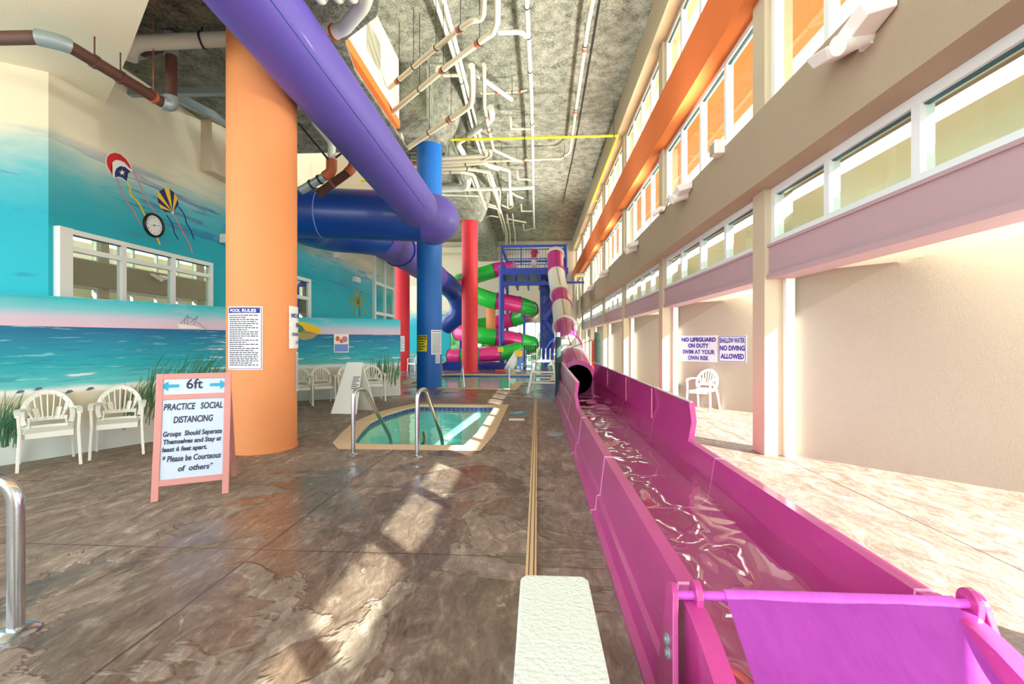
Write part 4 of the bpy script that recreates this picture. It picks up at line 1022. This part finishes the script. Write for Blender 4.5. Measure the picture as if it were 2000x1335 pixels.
for y in (ya, yb):
    for z in (zd+.55, zd+1.1): bar(bm, (x0,y,z), (x1,y,z), .05)
    k = 0
    while x0 + k*.16 < x1: bar(bm, (x0+k*.16,y,zd), (x0+k*.16,y,zd+1.1), .02); k += 1
for x in (x0,):
    for z in (zd+.55, zd+1.1): bar(bm, (x,ya,z), (x,yb,z), .05)
obj('railing', bm, m_towerblue, tw)
bm = B()
for y in (ya, yb): bar(bm, (x0,y,7.05), (x1+.1,y,7.05), .12)
for x in (x0, x1): bar(bm, (x,ya,7.05), (x,yb,7.05), .12)
bar(bm, (x0,ya,5.9), (x0,ya,7.05), .09); bar(bm, (x0+1.15,ya,5.9), (x0+1.15,ya,7.05), .07); obj('top_frame', bm, m_towerblue, tw)
for f_ in range(4):
    z0_ = f_*1.42; z1_ = z0_ + 1.42; xa, xb = (.42, 1.45) if f_ % 2 == 0 else (1.45, .42); yy = 27.6 + .9*(f_ % 2)
    bm = B()
    for o_ in (-.4, .4): bar(bm, (xa,yy+o_,z0_), (xb,yy+o_,z1_), .06, .24)
    for s_ in range(8):
        tt = (s_+.5)/8; cx_ = xa+(xb-xa)*tt; box(bm, cx_-.13, cx_+.13, yy-.4, yy+.4, z0_+1.42*tt-.02, z0_+1.42*tt+.02)
    for o_ in (-.42, .42):
        for q in (.5, .95): bar(bm, (xa,yy+o_,z0_+q), (xb,yy+o_,z1_+q), .035)
    obj('stair_flight', bm, m_towerblue, tw)
    obj('landing', box(B(), min(xb-.15, xb+.15), max(xb-.15, xb+.15), 27.1, 29.0, z1_-.06, z1_), m_towerblue, tw)
bm = B()
for x in (.3, 1.5): bar(bm, (x,29.2,0), (x,29.2,5.3), .1)
for k in range(3): bar(bm, (.3,29.2,.3+1.7*k), (1.5,29.2,1.9+1.7*k), .06); bar(bm, (1.5,29.2,.3+1.7*k), (.3,29.2,1.9+1.7*k), .06)
obj('cross_bracing', bm, m_towerblue, tw)
obj('side_panel', box(B(), .15, 1.5, 29.4, 29.45, .3, 3.0), m_tubeblue, tw)
obj('side_panel', box(B(), .15, 1.0, 29.5, 29.55, 3.0, 5.2), m_tubeblue, tw)
bm = B(); bar(bm, (x1,ya,4.9), (2.7,ya,4.9), .12); obj('wall_brace', bm, m_towerblue, tw)
# pale standing pipe by the tower
bm = B(); q = PD(1122,540,27.5); sweep(bm, fillet([V((q.x,q.y,0)), V((q.x,q.y,q.z+.1)), V((q.x+.6,q.y,q.z+.1))], .2), .12, 14)
o = obj('standpipe', bm, m_pipe, None, True); tag(o, 'tall pale vertical pipe between the tube slide and right wall', 'pipe')
q2 = PD(1130,560,27.5); bm = B(); cyl(bm, (q.x+.32,q.y,0), (q.x+.32,q.y,q.z-.2), .09); o = obj('standpipe', bm, m_pipe, None, True); tag(o, 'thinner pale vertical pipe right beside the tall one near the corner', 'pipe')

# ---- person on the platform
def skin_body(name, joints, edges, mat, parent, sub=1):
    me = bpy.data.meshes.new(name); me.from_pydata([j[0] for j in joints], edges, []); o = bpy.data.objects.new(name, me); COL.objects.link(o)
    md = o.modifiers.new('s', 'SKIN'); md.use_smooth_shade = True
    for i, j in enumerate(joints):
        sv = me.skin_vertices[0].data[i]; sv.radius = (j[1], j[1]*(j[2] if len(j) > 2 else 1)); sv.use_root = (i == 0)
    sb = o.modifiers.new('b', 'SUBSURF'); sb.levels = sub; sb.render_levels = sub
    dg = bpy.context.evaluated_depsgraph_get(); dg.update(); m2 = bpy.data.meshes.new_from_object(o.evaluated_get(dg)); bpy.data.objects.remove(o)
    m2.materials.clear(); m2.materials.append(mat); r_ = bpy.data.objects.new(name, m2); COL.objects.link(r_); r_.parent = parent; return r_
pp = PY(1043.5, 527, 28.6)
ps = thing('person', 'person in a red shirt and pale shorts standing on the tower platform', 'person', (pp.x, 28.6, zd), R(-35))
J = [((0,0,.92),.13,.8),((0,0,1.12),.125,.75),((0,.01,1.33),.14,.7),((0,.01,1.46),.06),((0,0,1.56),.075),((0,-.01,1.66),.085),((0,-.005,1.72),.055)]
E = [(0,1),(1,2),(2,3),(3,4),(4,5),(5,6)]
def add(p, *a): J.append((p,)+a); return len(J)-1
for s in (-1, 1):
    h_ = add((s*.09,0,.86),.095); k_ = add((s*.10,-.01,.48),.06); an = add((s*.10,.02,.08),.04); to = add((s*.12,-.14,.03),.035); E += [(0,h_),(h_,k_),(k_,an),(an,to)]
    s_ = add((s*.18,.01,1.40),.06); e_ = add((s*.25,.03,1.13),.042); w_ = add((s*.24,-.12,.93),.030); pm = add((s*.235,-.16,.875),.028); E += [(2,s_),(s_,e_),(e_,w_),(w_,pm)]
    for f_ in range(4):
        a1_ = add((s*.235+(f_-1.5)*.018,-.19,.83-.004*abs(f_-1.5)),.009); a2_ = add((s*.235+(f_-1.5)*.02,-.19,.79),.008); E += [(pm,a1_),(a1_,a2_)]
    th_ = add((s*.20,-.19,.865),.010); E.append((pm,th_))
skin_body('body', J, E, m_skin, ps)
bm = B(); bmesh.ops.create_icosphere(bm, subdivisions=3, radius=.112); 
for v in bm.verts: v.co = V((v.co.x*.92, v.co.y*1.05+.02, v.co.z*1.0)) + V((0,0,1.70))
bmesh.ops.delete(bm, geom=[v for v in bm.verts if v.co.y < -.05 and v.co.z < 1.71 or v.co.z < 1.60], context='VERTS'); obj('hair', bm, m_hair, ps, True, local=True)
bm = B(); lathe(bm, [(.155,.88),(.15,1.0),(.16,1.2),(.175,1.36),(.14,1.45),(.075,1.49)], (0,0,0), 20)
for v in bm.verts: v.co.y *= .74
for s in (-1,1): sweep(bm, [V((s*.13,.01,1.41)), V((s*.20,.015,1.36)), V((s*.235,.02,1.22))], [.08,.075,.065], 12)
obj('shirt', bm, m_redcloth, ps, True, local=True)
bm = B()
for s in (-1,1): sweep(bm, [V((s*.06,0,.95)), V((s*.09,0,.80)), V((s*.105,-.005,.52))], [.13,.115,.10], 14)
obj('shorts', bm, m_shorts, ps, True, local=True)
bm = B()
for s in (-1,1): bmesh.ops.create_icosphere(bm, subdivisions=1, radius=.011, matrix=M.Translation((s*.034,-.094,1.675)))
obj('eyes', bm, m_black, ps, local=True)
bm = B(); bar(bm, (-.022,-.098,1.622), (.022,-.098,1.622), .01); obj('mouth', bm, m_redcloth, ps, local=True)

# ================================================================== THINGS ROUND THE POOLS
# lifeguard chair
a = PF(1063, 766); t = thing('lifeguard_chair', 'white lifeguard chair with slanting legs beside the tube slide', 'chair', (a.x, a.y, 0), R(-8))
for s in (-1, 1):
    obj('leg', bar(B(), (s*.42,-.35,0), (s*.26,-.15,.92), .06, .06), m_white, t, local=True); obj('leg', bar(B(), (s*.42,.45,0), (s*.26,.28,.92), .06, .06), m_white, t, local=True)
obj('seat', box(B(), -.34, .34, -.22, .32, .88, .93), m_white, t, local=True)
bm = B()
for k in range(5): bar(bm, (-.26+.13*k,.30,.9), (-.26+.13*k,.40,1.25), .09, .025)
obj('backrest', bm, m_white, t, local=True)
for y, z in ((-.24,.3),(-.24,.6),(.38,.4)): obj('foot_rung', bar(B(), (-.36,y,z), (.36,y,z), .05, .04), m_white, t, local=True)
for s in (-1,1): obj('armrest', bar(B(), (s*.32,-.2,1.1), (s*.32,.34,1.1), .06, .03), m_white, t, local=True)
# padded posts and the net between them
a = PF(1090, 776); pa = a
t = thing('padded_post', 'dark green padded post standing left of the tube mouth', 'post', a)
obj('pad', cyl(B(), a, a+V((0,0,1.58)), .075, seg=16), m_padgreen, t, True); obj('cap', cyl(B(), a+V((0,0,1.58)), a+V((0,0,1.70)), .055, seg=16), m_whitetube, t, True)
b = PD(1168, 720, 12.6); b.z = 0
t = thing('padded_post', 'mottled green padded post right of the tube by the wall', 'post', b)
obj('pad', cyl(B(), b, b+V((0,0,1.72)), .095, seg=16), m_padmottle, t, True)
bm = B(); c0 = V((pa.x+.04,pa.y,1.15)); c1 = V((b.x-.04,b.y,1.55)); mid = (c0+c1)/2 + V((0,.25,.05))
for k in range(15):
    s0 = k/14
    top = crv([c0, mid+V((0,.3,-.05)), c1], 8); bot = [p - V((0,-.1,.55)) for p in top]
sweep(bm, top, .010, 6)
ch_ = [i for i in range(len(top))]
for i in range(len(top)-1):
    for k in range(4):
        p = top[i]*(1-k/4)+top[i+1]*(k/4)
        q = p + V((0,.05,-.42)); 
        r0_ = sqrt((p.x-1.08)**2)
        if r0_ > .42: sweep(bm, [p, p + V((0,.05,-.62))], .004, 4)
for z in (.15,.3,.45,.6):
    seg_ = [p - V((0,0,z)) for p in top if abs(p.x-1.08) > .42 and p.x > 1.08]
    if len(seg_) > 1: sweep(bm, seg_, .004, 4)
o = obj('safety_net', bm, m_rope); tag(o, 'dark cord net strung between the two padded posts over the tube', 'net')
p = PD(1161, 690, 14.5); o = obj('rescue_board', box(B(), p.x-.09, p.x+.09, p.y, p.y+.06, 0, 1.5), m_deckred); tag(o, 'narrow orange red board leaning by the right wall beyond the net', 'board')
# clutter beyond the larger pool
a = PF(1024, 719.5); b = PF(1046, 719.5); t = thing('pool_gate', 'dark metal gate frame near the tower foot', 'gate', a)
bm = B()
for q in (a, b): bar(bm, q, q+V((0,0,1.25)), .06)
for z in (.1, .65, 1.22): bar(bm, a+V((0,0,z)), b+V((0,0,z)), .045)
obj('gate_frame', bm, m_black, t); bm = B()
for k in range(1,5): bar(bm, a+(b-a)*k/5+V((0,0,.1)), a+(b-a)*k/5+V((0,0,1.22)), .02)
obj('bars', bm, m_black, t)
p = PF(1000, 720); t = thing('kiddie_slide', 'small white and yellow toddler slide in front of the tower', 'slide', p)
bm = B(); prism(bm, [(-.5,0),(.1,0),(.35,.9),(.15,.95)], p, X3, Z3, Y3, .4); obj('slide_body', bm, m_white, t, bevel=.02)
bm = B(); box(bm, p.x+.2, p.x+.55, p.y-.05, p.y+.45, .65, 1.0); obj('top_box', bm, m_kite_yellow, t, bevel=.03)
bm = B(); box(bm, p.x+.4, p.x+.5, p.y, p.y+.4, 0, .65); obj('ladder', bm, m_lilac, t)
p = PF(978, 724); t = thing('notice_stand', 'thin stand holding a yellow notice in front of the tower', 'sign', p)
obj('pole', cyl(B(), p, p+V((0,0,1.2)), .02), m_black, t); obj('panel', box(B(), p.x-.14, p.x+.14, p.y-.03, p.y, .95, 1.2), m_signyellow, t); obj('foot', lathe(B(), [(0,0),(.3,0),(.25,.06),(0,.06)], p, 20), m_deckred, t)
p = PF(957, 720); bm = B(); lathe(bm, [(.0,0),(.75,0),(.9,.28),(.82,.33),(.7,.15),(0,.12)], p, 28); tag(obj('inflatable_ring', bm, m_navy, None, True), 'dark blue round float lying beside the tall red column', 'float')
p = PF(1014, 718); bm = B(); box(bm, p.x-.1, p.x+.4, p.y, p.y+.5, 0, 1.0); tag(obj('equipment_box', bm, m_lilac, None, bevel=.03), 'pale blue equipment box behind the toddler slide', 'box')

# ================================================================== PIPES
def PH(px, py, h): return PF(px, py, h)
CZ = 9.3
def pipe(label, pts, r, mat=None, group=None, hang=None, fil=.14, name='ceiling_pipe', couplings=None, top=CZ):
    pts = [V(p) for p in pts]; o = obj(name, sweep(B(), fillet(pts, fil, 5), r, 12), mat or m_pipe, None, True); tag(o, label, 'pipe', group)
    def at(t_):
        L_ = [(b-a).length for a, b in zip(pts, pts[1:])]; s_ = t_*sum(L_)
        for (a, b), l in zip(zip(pts, pts[1:]), L_):
            if s_ <= l: return a + (b-a)*(s_/l), (b-a).normalized()
            s_ -= l
        return pts[-1], (pts[-1]-pts[-2]).normalized()
    for t_ in (hang or []):
        p, d = at(t_); bm = B(); cyl(bm, p, V((p.x,p.y,top)), .008, seg=6); sweep(bm, [p-d*.012, p+d*.012], r+.014, 14); obj('hanger', bm, m_black, o)
    for t_ in (couplings or []):
        p, d = at(t_); obj('coupling', sweep(B(), [p-d*.05, p+d*.05], r+.012, 14), m_rust, o, True)
    return o
def z5(pts, h): return [PH(700 + x*.3, y*.3, h) for x, y in pts]
def z6(pts, h): return [PH(840 + x/6.675, 280 + y/6.675, h) for x, y in pts]
HP = 8.75
pipe('long white main pipe running the length of the ceiling centre', z5([(1092,-90),(1108,260),(1125,600),(1133,900),(1140,1330)], HP) + [PH(1043,443,HP)], .055, m_pvc, None, [.03,.08,.15,.3,.6], .1)
pipe('short white branch joining the long main pipe near the top edge', z5([(910,212),(1060,208),(1104,245)], HP), .055, m_pvc, None, None, .1)
pipe('cream pipe bending left at the top, upper of two diagonal runs', z5([(815,-60),(815,95),(795,130),(735,133),(690,165),(470,340),(315,475),(200,575)], 7.9), .055, m_pipe, None, [.3,.5,.72,.88], .08, couplings=[.31,.9])
pipe('cream pipe with wide bend, lower of two diagonal runs', z5([(905,-60),(903,150),(872,220),(835,240),(580,430),(390,590),(215,735)], 7.5), .062, m_pipe, None, [.28,.52,.72], .12, couplings=[.29,.53])
pipe('left pipe of the close pair running under the diagonal pipes', z5([(478,-60),(590,262),(662,500),(742,830),(800,1010)], 9.0), .055, m_pvc, None, [.4], .05)
pipe('right pipe of the close pair running under the diagonal pipes', z5([(538,-60),(630,270),(697,530),(790,880),(830,1012)], 9.0), .055, m_pvc, None, [.25,.5], .05)
pipe('thick cream pipe dropping then running diagonally to the blue column', z5([(737,430),(742,600),(735,680),(680,722),(520,825),(310,970)], 7.4), .075, m_pipe, None, [.5,.72], .2, couplings=[.52])
pipe('slim cream pipe with a kink right of the thick diagonal one', z5([(817,420),(820,690),(852,860),(880,975),(1010,1035),(1060,1050)], 8.6), .055, m_pipe, None, [.5], .08, couplings=[.4,.55])
pipe('short slanting pipe ending in a round cap', z5([(775,490),(1000,650)], 8.7), .06, m_pvc, None, None)
pipe('thin hooked pipe below the short slanting pipe', z5([(765,500),(775,590),(800,610),(1050,598),(1095,585)], 8.8), .028, m_pipe, None, [.8], .06, couplings=[.6,.9])
pipe('small angled stub joined to the main pipe, first one', z5([(988,765),(992,838),(1120,838)], HP), .045, m_pipe, None, None, .06)
pipe('small angled stub joined to the main pipe, second one', z5([(1033,1110),(1038,1165),(1128,1168)], HP), .045, m_pipe, None, None, .06)
pipe('small angled stub joined to the main pipe, farthest one', z6([(1187,795),(1190,880),(1350,880)], HP), .045, m_pipe, None, None, .06)
pipe('stub pipe leaving the left of the close pair', z5([(505,470),(510,432),(580,432)], 9.0), .045, m_pipe, None, None, .05)
pipe('short bar pipe crossing the close pair', z5([(555,490),(670,490)], 8.95), .045, m_pipe)
pipe('cream pipe on the right of the ceiling turning left near the yellow pipe', z5([(1540,-60),(1497,150),(1440,545),(1408,765),(1378,985),(1322,1030),(1100,1040),(720,1052),(380,1062)], HP), .05, m_pipe, None, [.12,.33,.45,.58,.72], .1, couplings=[.13,.34,.46,.7])
pipe('wide pale duct pipe rising behind the yellow pipe', z5([(860,700),(872,770),(800,830),(640,930),(690,1010)], 8.9), .11, m_pvc, None, None, .25)
for i, (y0_, lb) in enumerate(((1030,'topmost'),(1055,'second'),(1075,'third'),(1098,'fourth'),(1120,'lowest'))):
    ex = ([(545,y0_),(800+i*8,y0_-14)] if i < 3 else [(545,y0_),(690-20*i+60,y0_-2)])
    ex = [(-60, y0_+18)] + ex
    tail = {0: [(832,1010),(828,985)], 1: [(860,1010),(862,985)], 2: [(835,1070),(980,1110),(990,1330)], 3: [(850,1120),(925,1380)], 4: [(745,1135),(830,1360)]}[i]
    pipe('%s of the five cream pipes crossing behind the blue column' % lb, z5(ex + tail, 7.55), .062, m_pipe, None, [.42], .1, couplings=[.43] if i == 1 else None)
pipe('large white pipe crossing to the long main pipe, below the five', z6([(-250,628),(150,605),(440,598),(1000,590),(1330,572)], 7.5), .075, m_pvc, None, [.75], .1)
pipe('fat white elbow pipe turning down beside the large white crossing pipe', z6([(-200,620),(160,595),(430,585),(490,540),(490,430)], 7.55), .13, m_pvc, None, None, .4)
pipe('thin pale pipe stretching just above the purple slide bend', z6([(-60,650),(240,672),(640,685)], 7.5), .04, m_pvc)
for i, (pts, lb) in enumerate((
    ([(450,372),(505,395),(570,555),(655,720),(690,805),(880,850)], 'outer left pipe of the far bundle'),
    ([(545,392),(580,420),(640,590),(720,780),(860,820)], 'inner left pipe of the far bundle'),
    ([(735,395),(800,570),(880,770)], 'left pipe of the middle pair in the far bundle'),
    ([(790,395),(850,570),(905,780)], 'right pipe of the middle pair in the far bundle'),
    ([(880,860),(940,1060),(985,1180),(985,1330)], 'left pipe of the last run toward the tower'),
    ([(915,870),(960,1010),(1000,1180),(1000,1340)], 'second pipe of the last run toward the tower'),
    ([(930,800),(1040,850),(1078,815)], 'short linking pipe in the far bundle'),
    ([(1015,370),(1045,590),(1078,800)], 'slim pipe right of the far bundle'),
    ([(915,600),(910,800)], 'short upright pipe in the far bundle'),
    ([(1010,650),(1010,830)], 'short thin pipe beside the slim one in the far bundle'),
    ([(1060,640),(1120,680),(1210,715)], 'small slanting pipe near the far stub'),
    ([(1000,940),(1010,980),(1250,1030)], 'slanting pipe above the last run toward the tower'),
    ([(1005,930),(1000,1030),(930,1070),(960,1170)], 'kinked pipe in the last run toward the tower'),
    ([(1075,920),(1085,1060),(1105,1150),(1110,1320)], 'rightmost pipe of the last run toward the tower'),
    ([(1010,1000),(1040,1180),(1045,1330)], 'third pipe of the last run toward the tower'),
    ([(720,960),(790,940),(900,960)], 'looped thin pipe left of the last run'),
    ([(1370,1100),(1220,1135),(1215,1060)], 'end hook of the long white main pipe'),
    ([(650,250),(800,320),(890,350)], 'upper slanting pipe leaving the five crossing pipes'),
    ([(560,320),(740,385)], 'lower slanting pipe leaving the five crossing pipes'))):
    pipe(lb, z6(pts, 8.6), .055 if i < 6 else .045, m_pipe, 'pipes at the far end of the ceiling' if False else None, None, .12)
# yellow gas pipe
ygp = [PH(770,275.5,8.2), PH(1205,265,8.2)]; e = PX(1155,390,2.62); e.z = 8.2
pipe('bright yellow pipe crossing the ceiling and following the right wall', ygp + [V((2.62, ygp[1].y, 8.2)), V((2.62, 22.0, 8.2)), V((2.9, 22.0, 8.2))], .04, m_yellow, None, [.12,.3,.5], .06, 'gas_pipe')
pipe('short yellow pipe seen under the purple slide by the beige wall', [PY(705,352,12.6), PY(742,352,12.6), PY(742,370,12.6)], .035, m_yellow, None, None, .05, 'gas_pipe')
# electrical conduit along the right part of the ceiling
pipe('thin dark conduit on the right part of the ceiling', z5([(1580,-40),(1515,350),(1410,960),(1330,1333)], 9.22), .018, m_black, None, None, .05, 'conduit')
# large pipes on the lower left ceiling
LT = 5.7
pipe('large white pipe with elbow under the low left ceiling', [PD(252,115,6.0), PD(254,96,6.0), PD(272,84,6.0), PD(446,76,6.2), PD(520,74,6.2)], .095, m_pvc, None, [.55], .12, top=LT)
b0 = PH(-60,76,4.72); b1 = PH(76,73,4.72); b2 = PH(128,86,4.72); b3 = PH(322,203,4.68)
bp = pipe('long dark brown iron pipe crossing the beige soffit', [b0, b1, b2, b3], .068, m_brown, None, None, .1, top=5.0)
d = (b2-b1).normalized(); obj('grey_fitting', sweep(B(), fillet([b1-(b1-b0).normalized()*.02, b1+d*.05, b2-d*.02, b2+(b3-b2).normalized()*.04], .1), .082, 16), m_galv, bp, True)
for t_ in (.25, .5, .86):
    p = b2+(b3-b2)*t_; d = (b3-b2).normalized(); bm = B(); sweep(bm, [p-d*.02,p+d*.02], .08, 16); cyl(bm, p+V((0,0,.05)), V((p.x,p.y,5.0 if t_ < .7 else LT)), .008, seg=6); obj('clamp', bm, m_rust if t_ == .86 else m_brown, bp, True)
c0 = b3 + V((.05,.05,0)); 
dp = pipe('short dark brown pipe dropping from the low left ceiling to the long brown pipe', [V((c0.x,c0.y,LT)), V((c0.x,c0.y,c0.z+.05)), c0 + V((-.02,-.02,0))], .068, m_brown, None, None, .02)
obj('grey_elbow', sweep(B(), fillet([V((c0.x,c0.y,c0.z+.12)), V((c0.x,c0.y,c0.z)), b3 - (b3-b2).normalized()*.04], .1), .088, 16), m_galv, dp, True)
tz = c0.z + .82; obj('tee_fitting', cyl(B(), (c0.x,c0.y,tz-.14), (c0.x,c0.y,tz+.16), .088), m_galv, dp, True)
q = V((c0.x-.5,c0.y+.1,tz)); obj('side_branch', cyl(B(), (c0.x,c0.y,tz), q, .066), m_brown, dp, True); obj('branch_collar', cyl(B(), q, q+V((-.12,.02,0)), .09), m_galv, dp, True)
bm = B(); bar(bm, PD(219,182,7.2), PD(470,178,7.2), .10, .10); tag(obj('steel_beam', bm, m_galv), 'pale grey steel member crossing behind the brown pipe', 'beam')
bm = B(); bar(bm, PD(340,188,7.4), PD(470,252,9.4), .13, .13); tag(obj('steel_beam', bm, m_galv), 'pale grey steel member sloping down behind the orange column', 'beam')
# pale pipe and terracotta elbows behind the purple slide
g0 = [PD(560,170,8.6), PD(640,268,9.0), PD(648,278,9.0), PD(648,318,9.1)]
o = pipe('pale pipe ending in a terracotta elbow behind the purple slide', g0, .075, m_pvc, None, None, .12)
e0 = PD(648,312,9.1); e1 = PD(648,330,9.1); e2 = PD(634,345,9.1); e3 = PD(588,372,9.2)
obj('elbow', sweep(B(), fillet([e0, e1+V((0,0,-.05)), e2], .15, 7), .10, 16), m_elbow, o, True); obj('lower_run', cyl(B(), e2, e3, .085), m_galv, o, True)
for t_ in (.2,.55): p = e2+(e3-e2)*t_; dd = (e3-e2).normalized(); obj('clamp', sweep(B(), [p-dd*.02,p+dd*.02], .10, 16), m_black, o, True)
e0 = PD(690,300,9.6); e1 = PD(691,322,9.6); e2 = PD(678,338,9.6); e3 = PD(622,378,9.7)
o = pipe('dark brown pipe with terracotta elbow beside the pale one', [e2, e3], .09, m_brown)
obj('elbow', sweep(B(), fillet([e0, e1+V((0,0,-.03)), e2], .15, 7), .10, 16), m_elbow, o, True)
p = e2+(e3-e2)*.5; dd = (e3-e2).normalized(); obj('band', sweep(B(), [p-dd*.02,p+dd*.02], .097, 16), m_rust, o, True)
tag(obj('pipe_brace', bar(B(), PD(560,212,8.8), PD(640,310,9.0), .035), m_black), 'thin black steel brace sloping from the orange column to the pale pipe', 'brace')
tag(obj('pipe_brace', bar(B(), PD(655,308,9.0), PD(705,272,9.2), .035), m_black), 'short black steel brace between the pale pipe and the purple slide', 'brace')
# pipe ends by the low ceiling edge at the top of the picture
for i, (px, lb) in enumerate(((628,'leftmost white pipe end above the purple slide at the top edge'),(662,'middle white pipe end above the purple slide at the top edge'),(690,'right white pipe end above the purple slide at the top edge'))):
    p = PH(px, 0 if i else 2, 5.45); pipe(lb, [p + V((.0,-1.6,.1)), p + V((0,0,0)), p+V((0,.06,.2))], .07, m_pvc, None, None, .1)
a = PH(720,-30,5.5); b = PH(655,62,5.5)
o = pipe('white pipe with rusty end sloping beside the purple slide', [a, PH(712,8,5.5), PH(672,56,5.5), b], .085, m_pvc, None, None, .15)
obj('rusty_end', sweep(B(), [b, b+(b-PH(672,56,5.5)).normalized()*.04], .095, 14), m_rust, o)

# ================================================================== LIGHT FITTINGS
FLOOD_W = 130
def flood(P, label, sc=1.0, rz=0.0):
    t = thing('wall_floodlight', label, 'light', P, rz, 'twin floodlights on the taupe beam')
    bm = B(); cyl(bm, (-.30,-.10,-.10), (-.02,-.02,.02), .075, seg=18); obj('housing', bm, m_flood, t, True, local=True)
    bm = B(); bmesh.ops.create_icosphere(bm, subdivisions=2, radius=.055, matrix=M.Translation((-.13,.02,.08))); obj('swivel_knuckle', bm, m_flood, t, True, local=True)
    for s in (-1, 1):
        m_ = M.Translation((-.13, s*.21, .03)) @ M.Rotation(R(s*14), 4, 'X') @ M.Rotation(R(-18), 4, 'Y')
        bm = B(); box(bm, -.16, .14, -.15, .15, -.05, .05)
        for v in bm.verts:
            if v.co.z < 0: v.co.x *= .78; v.co.y *= .78
            v.co = m_ @ v.co
        h_ = obj('lamp_head', bm, m_flood, t, bevel=.012, local=True)
        bm = B(); box(bm, -.13, .11, -.12, .12, .050, .056)
        for v in bm.verts: v.co = m_ @ v.co
        obj('lens', bm, m_glassy, h_, local=True)
    obj('bracket', box(B(), -.03, 0, -.06, .06, -.06, .10), m_flood, t, local=True)
    lamp = bpy.data.lights.new('flood_lamp', 'AREA'); lamp.shape = 'RECTANGLE'; lamp.size = .26; lamp.size_y = .5; lamp.energy = FLOOD_W; lamp.color = (1.0, .97, .88); lamp.spread = R(110)
    lo = bpy.data.objects.new('flood_lamp', lamp); COL.objects.link(lo); lo.parent = t; lo.location = (-.16, 0, .16); lo.rotation_euler = V((-.85, 0, 1)).to_track_quat('-Z', 'Y').to_euler(); return t
f0 = flood(PX(1695,78,XB), 'largest twin floodlight, nearest on the taupe beam at the top right')
f0.location.x = XB
for px, py, lb in ((1342,382,'second nearest twin floodlight on the taupe beam'),(1243,485,'third nearest twin floodlight on the taupe beam'),(1187,535,'fourth nearest twin floodlight on the taupe beam'),(1160,562,'farthest twin floodlight on the taupe beam')):
    p = PX(px, py, XB); dup(f0, (XB, p.y, p.z), 0, lb)
p = PX(1410,290,XB); t = thing('speaker', 'small white box on the taupe beam ledge under the mid windows', 'speaker', p)
obj('body', box(B(), p.x-.14, p.x+.03, p.y-.1, p.y+.1, p.z-.1, p.z+.1), m_flood, t, bevel=.02); obj('face', box(B(), p.x-.15, p.x-.13, p.y-.08, p.y+.08, p.z-.09, p.z+.06), m_vent, t)
p = PX(1298,415,XB); t = thing('security_camera', 'small white camera with a dark cable beside the second floodlight', 'camera', p)
obj('body', cyl(B(), p+V((-.25,.05,-.03)), p+V((-.08,-.05,.08)), .055), m_flood, t, True); obj('mount', box(B(), p.x-.1, p.x+.0, p.y-.05, p.y+.05, p.z+.02, p.z+.12), m_flood, t)
obj('cable', sweep(B(), crv([p+V((-.1,0,.0)), p+V((-.08,-.15,-.05)), p+V((-.03,-.3,.06)), p+V((-.02,-.38,.25))], 6), .009, 6), m_black, t, True)
p = PX(1118,592,2.85); t = thing('wall_bell', 'round white fitting on the right wall near the tower corner', 'fitting', p); obj('disc', lathe(B(), [(.0,0),(.16,0),(.14,.06),(0,.08)], p, 20, M(((0,0,-1),(1,0,0),(0,1,0)))), m_flood, t, True)
for px, py, w_, lb in ((657,500,.45,'white emergency light box on the teal wall under the blue slide'),(693,546,.42,'white emergency light box near the painted palm'),(438,468,.3,'white emergency light box peeking out left of the orange column')):
    p = PX(px, py, XL); t = thing('emergency_light', lb, 'light', p)
    obj('housing', box(B(), XL, XL+.14, p.y-w_/2, p.y+w_/2, p.z-.09, p.z+.09), m_flood, t, bevel=.015)
    bm = B(); box(bm, XL+.14, XL+.146, p.y-w_*.42, p.y+w_*.42, p.z-.06, p.z+.06); obj('lens', bm, m_glassy, t)
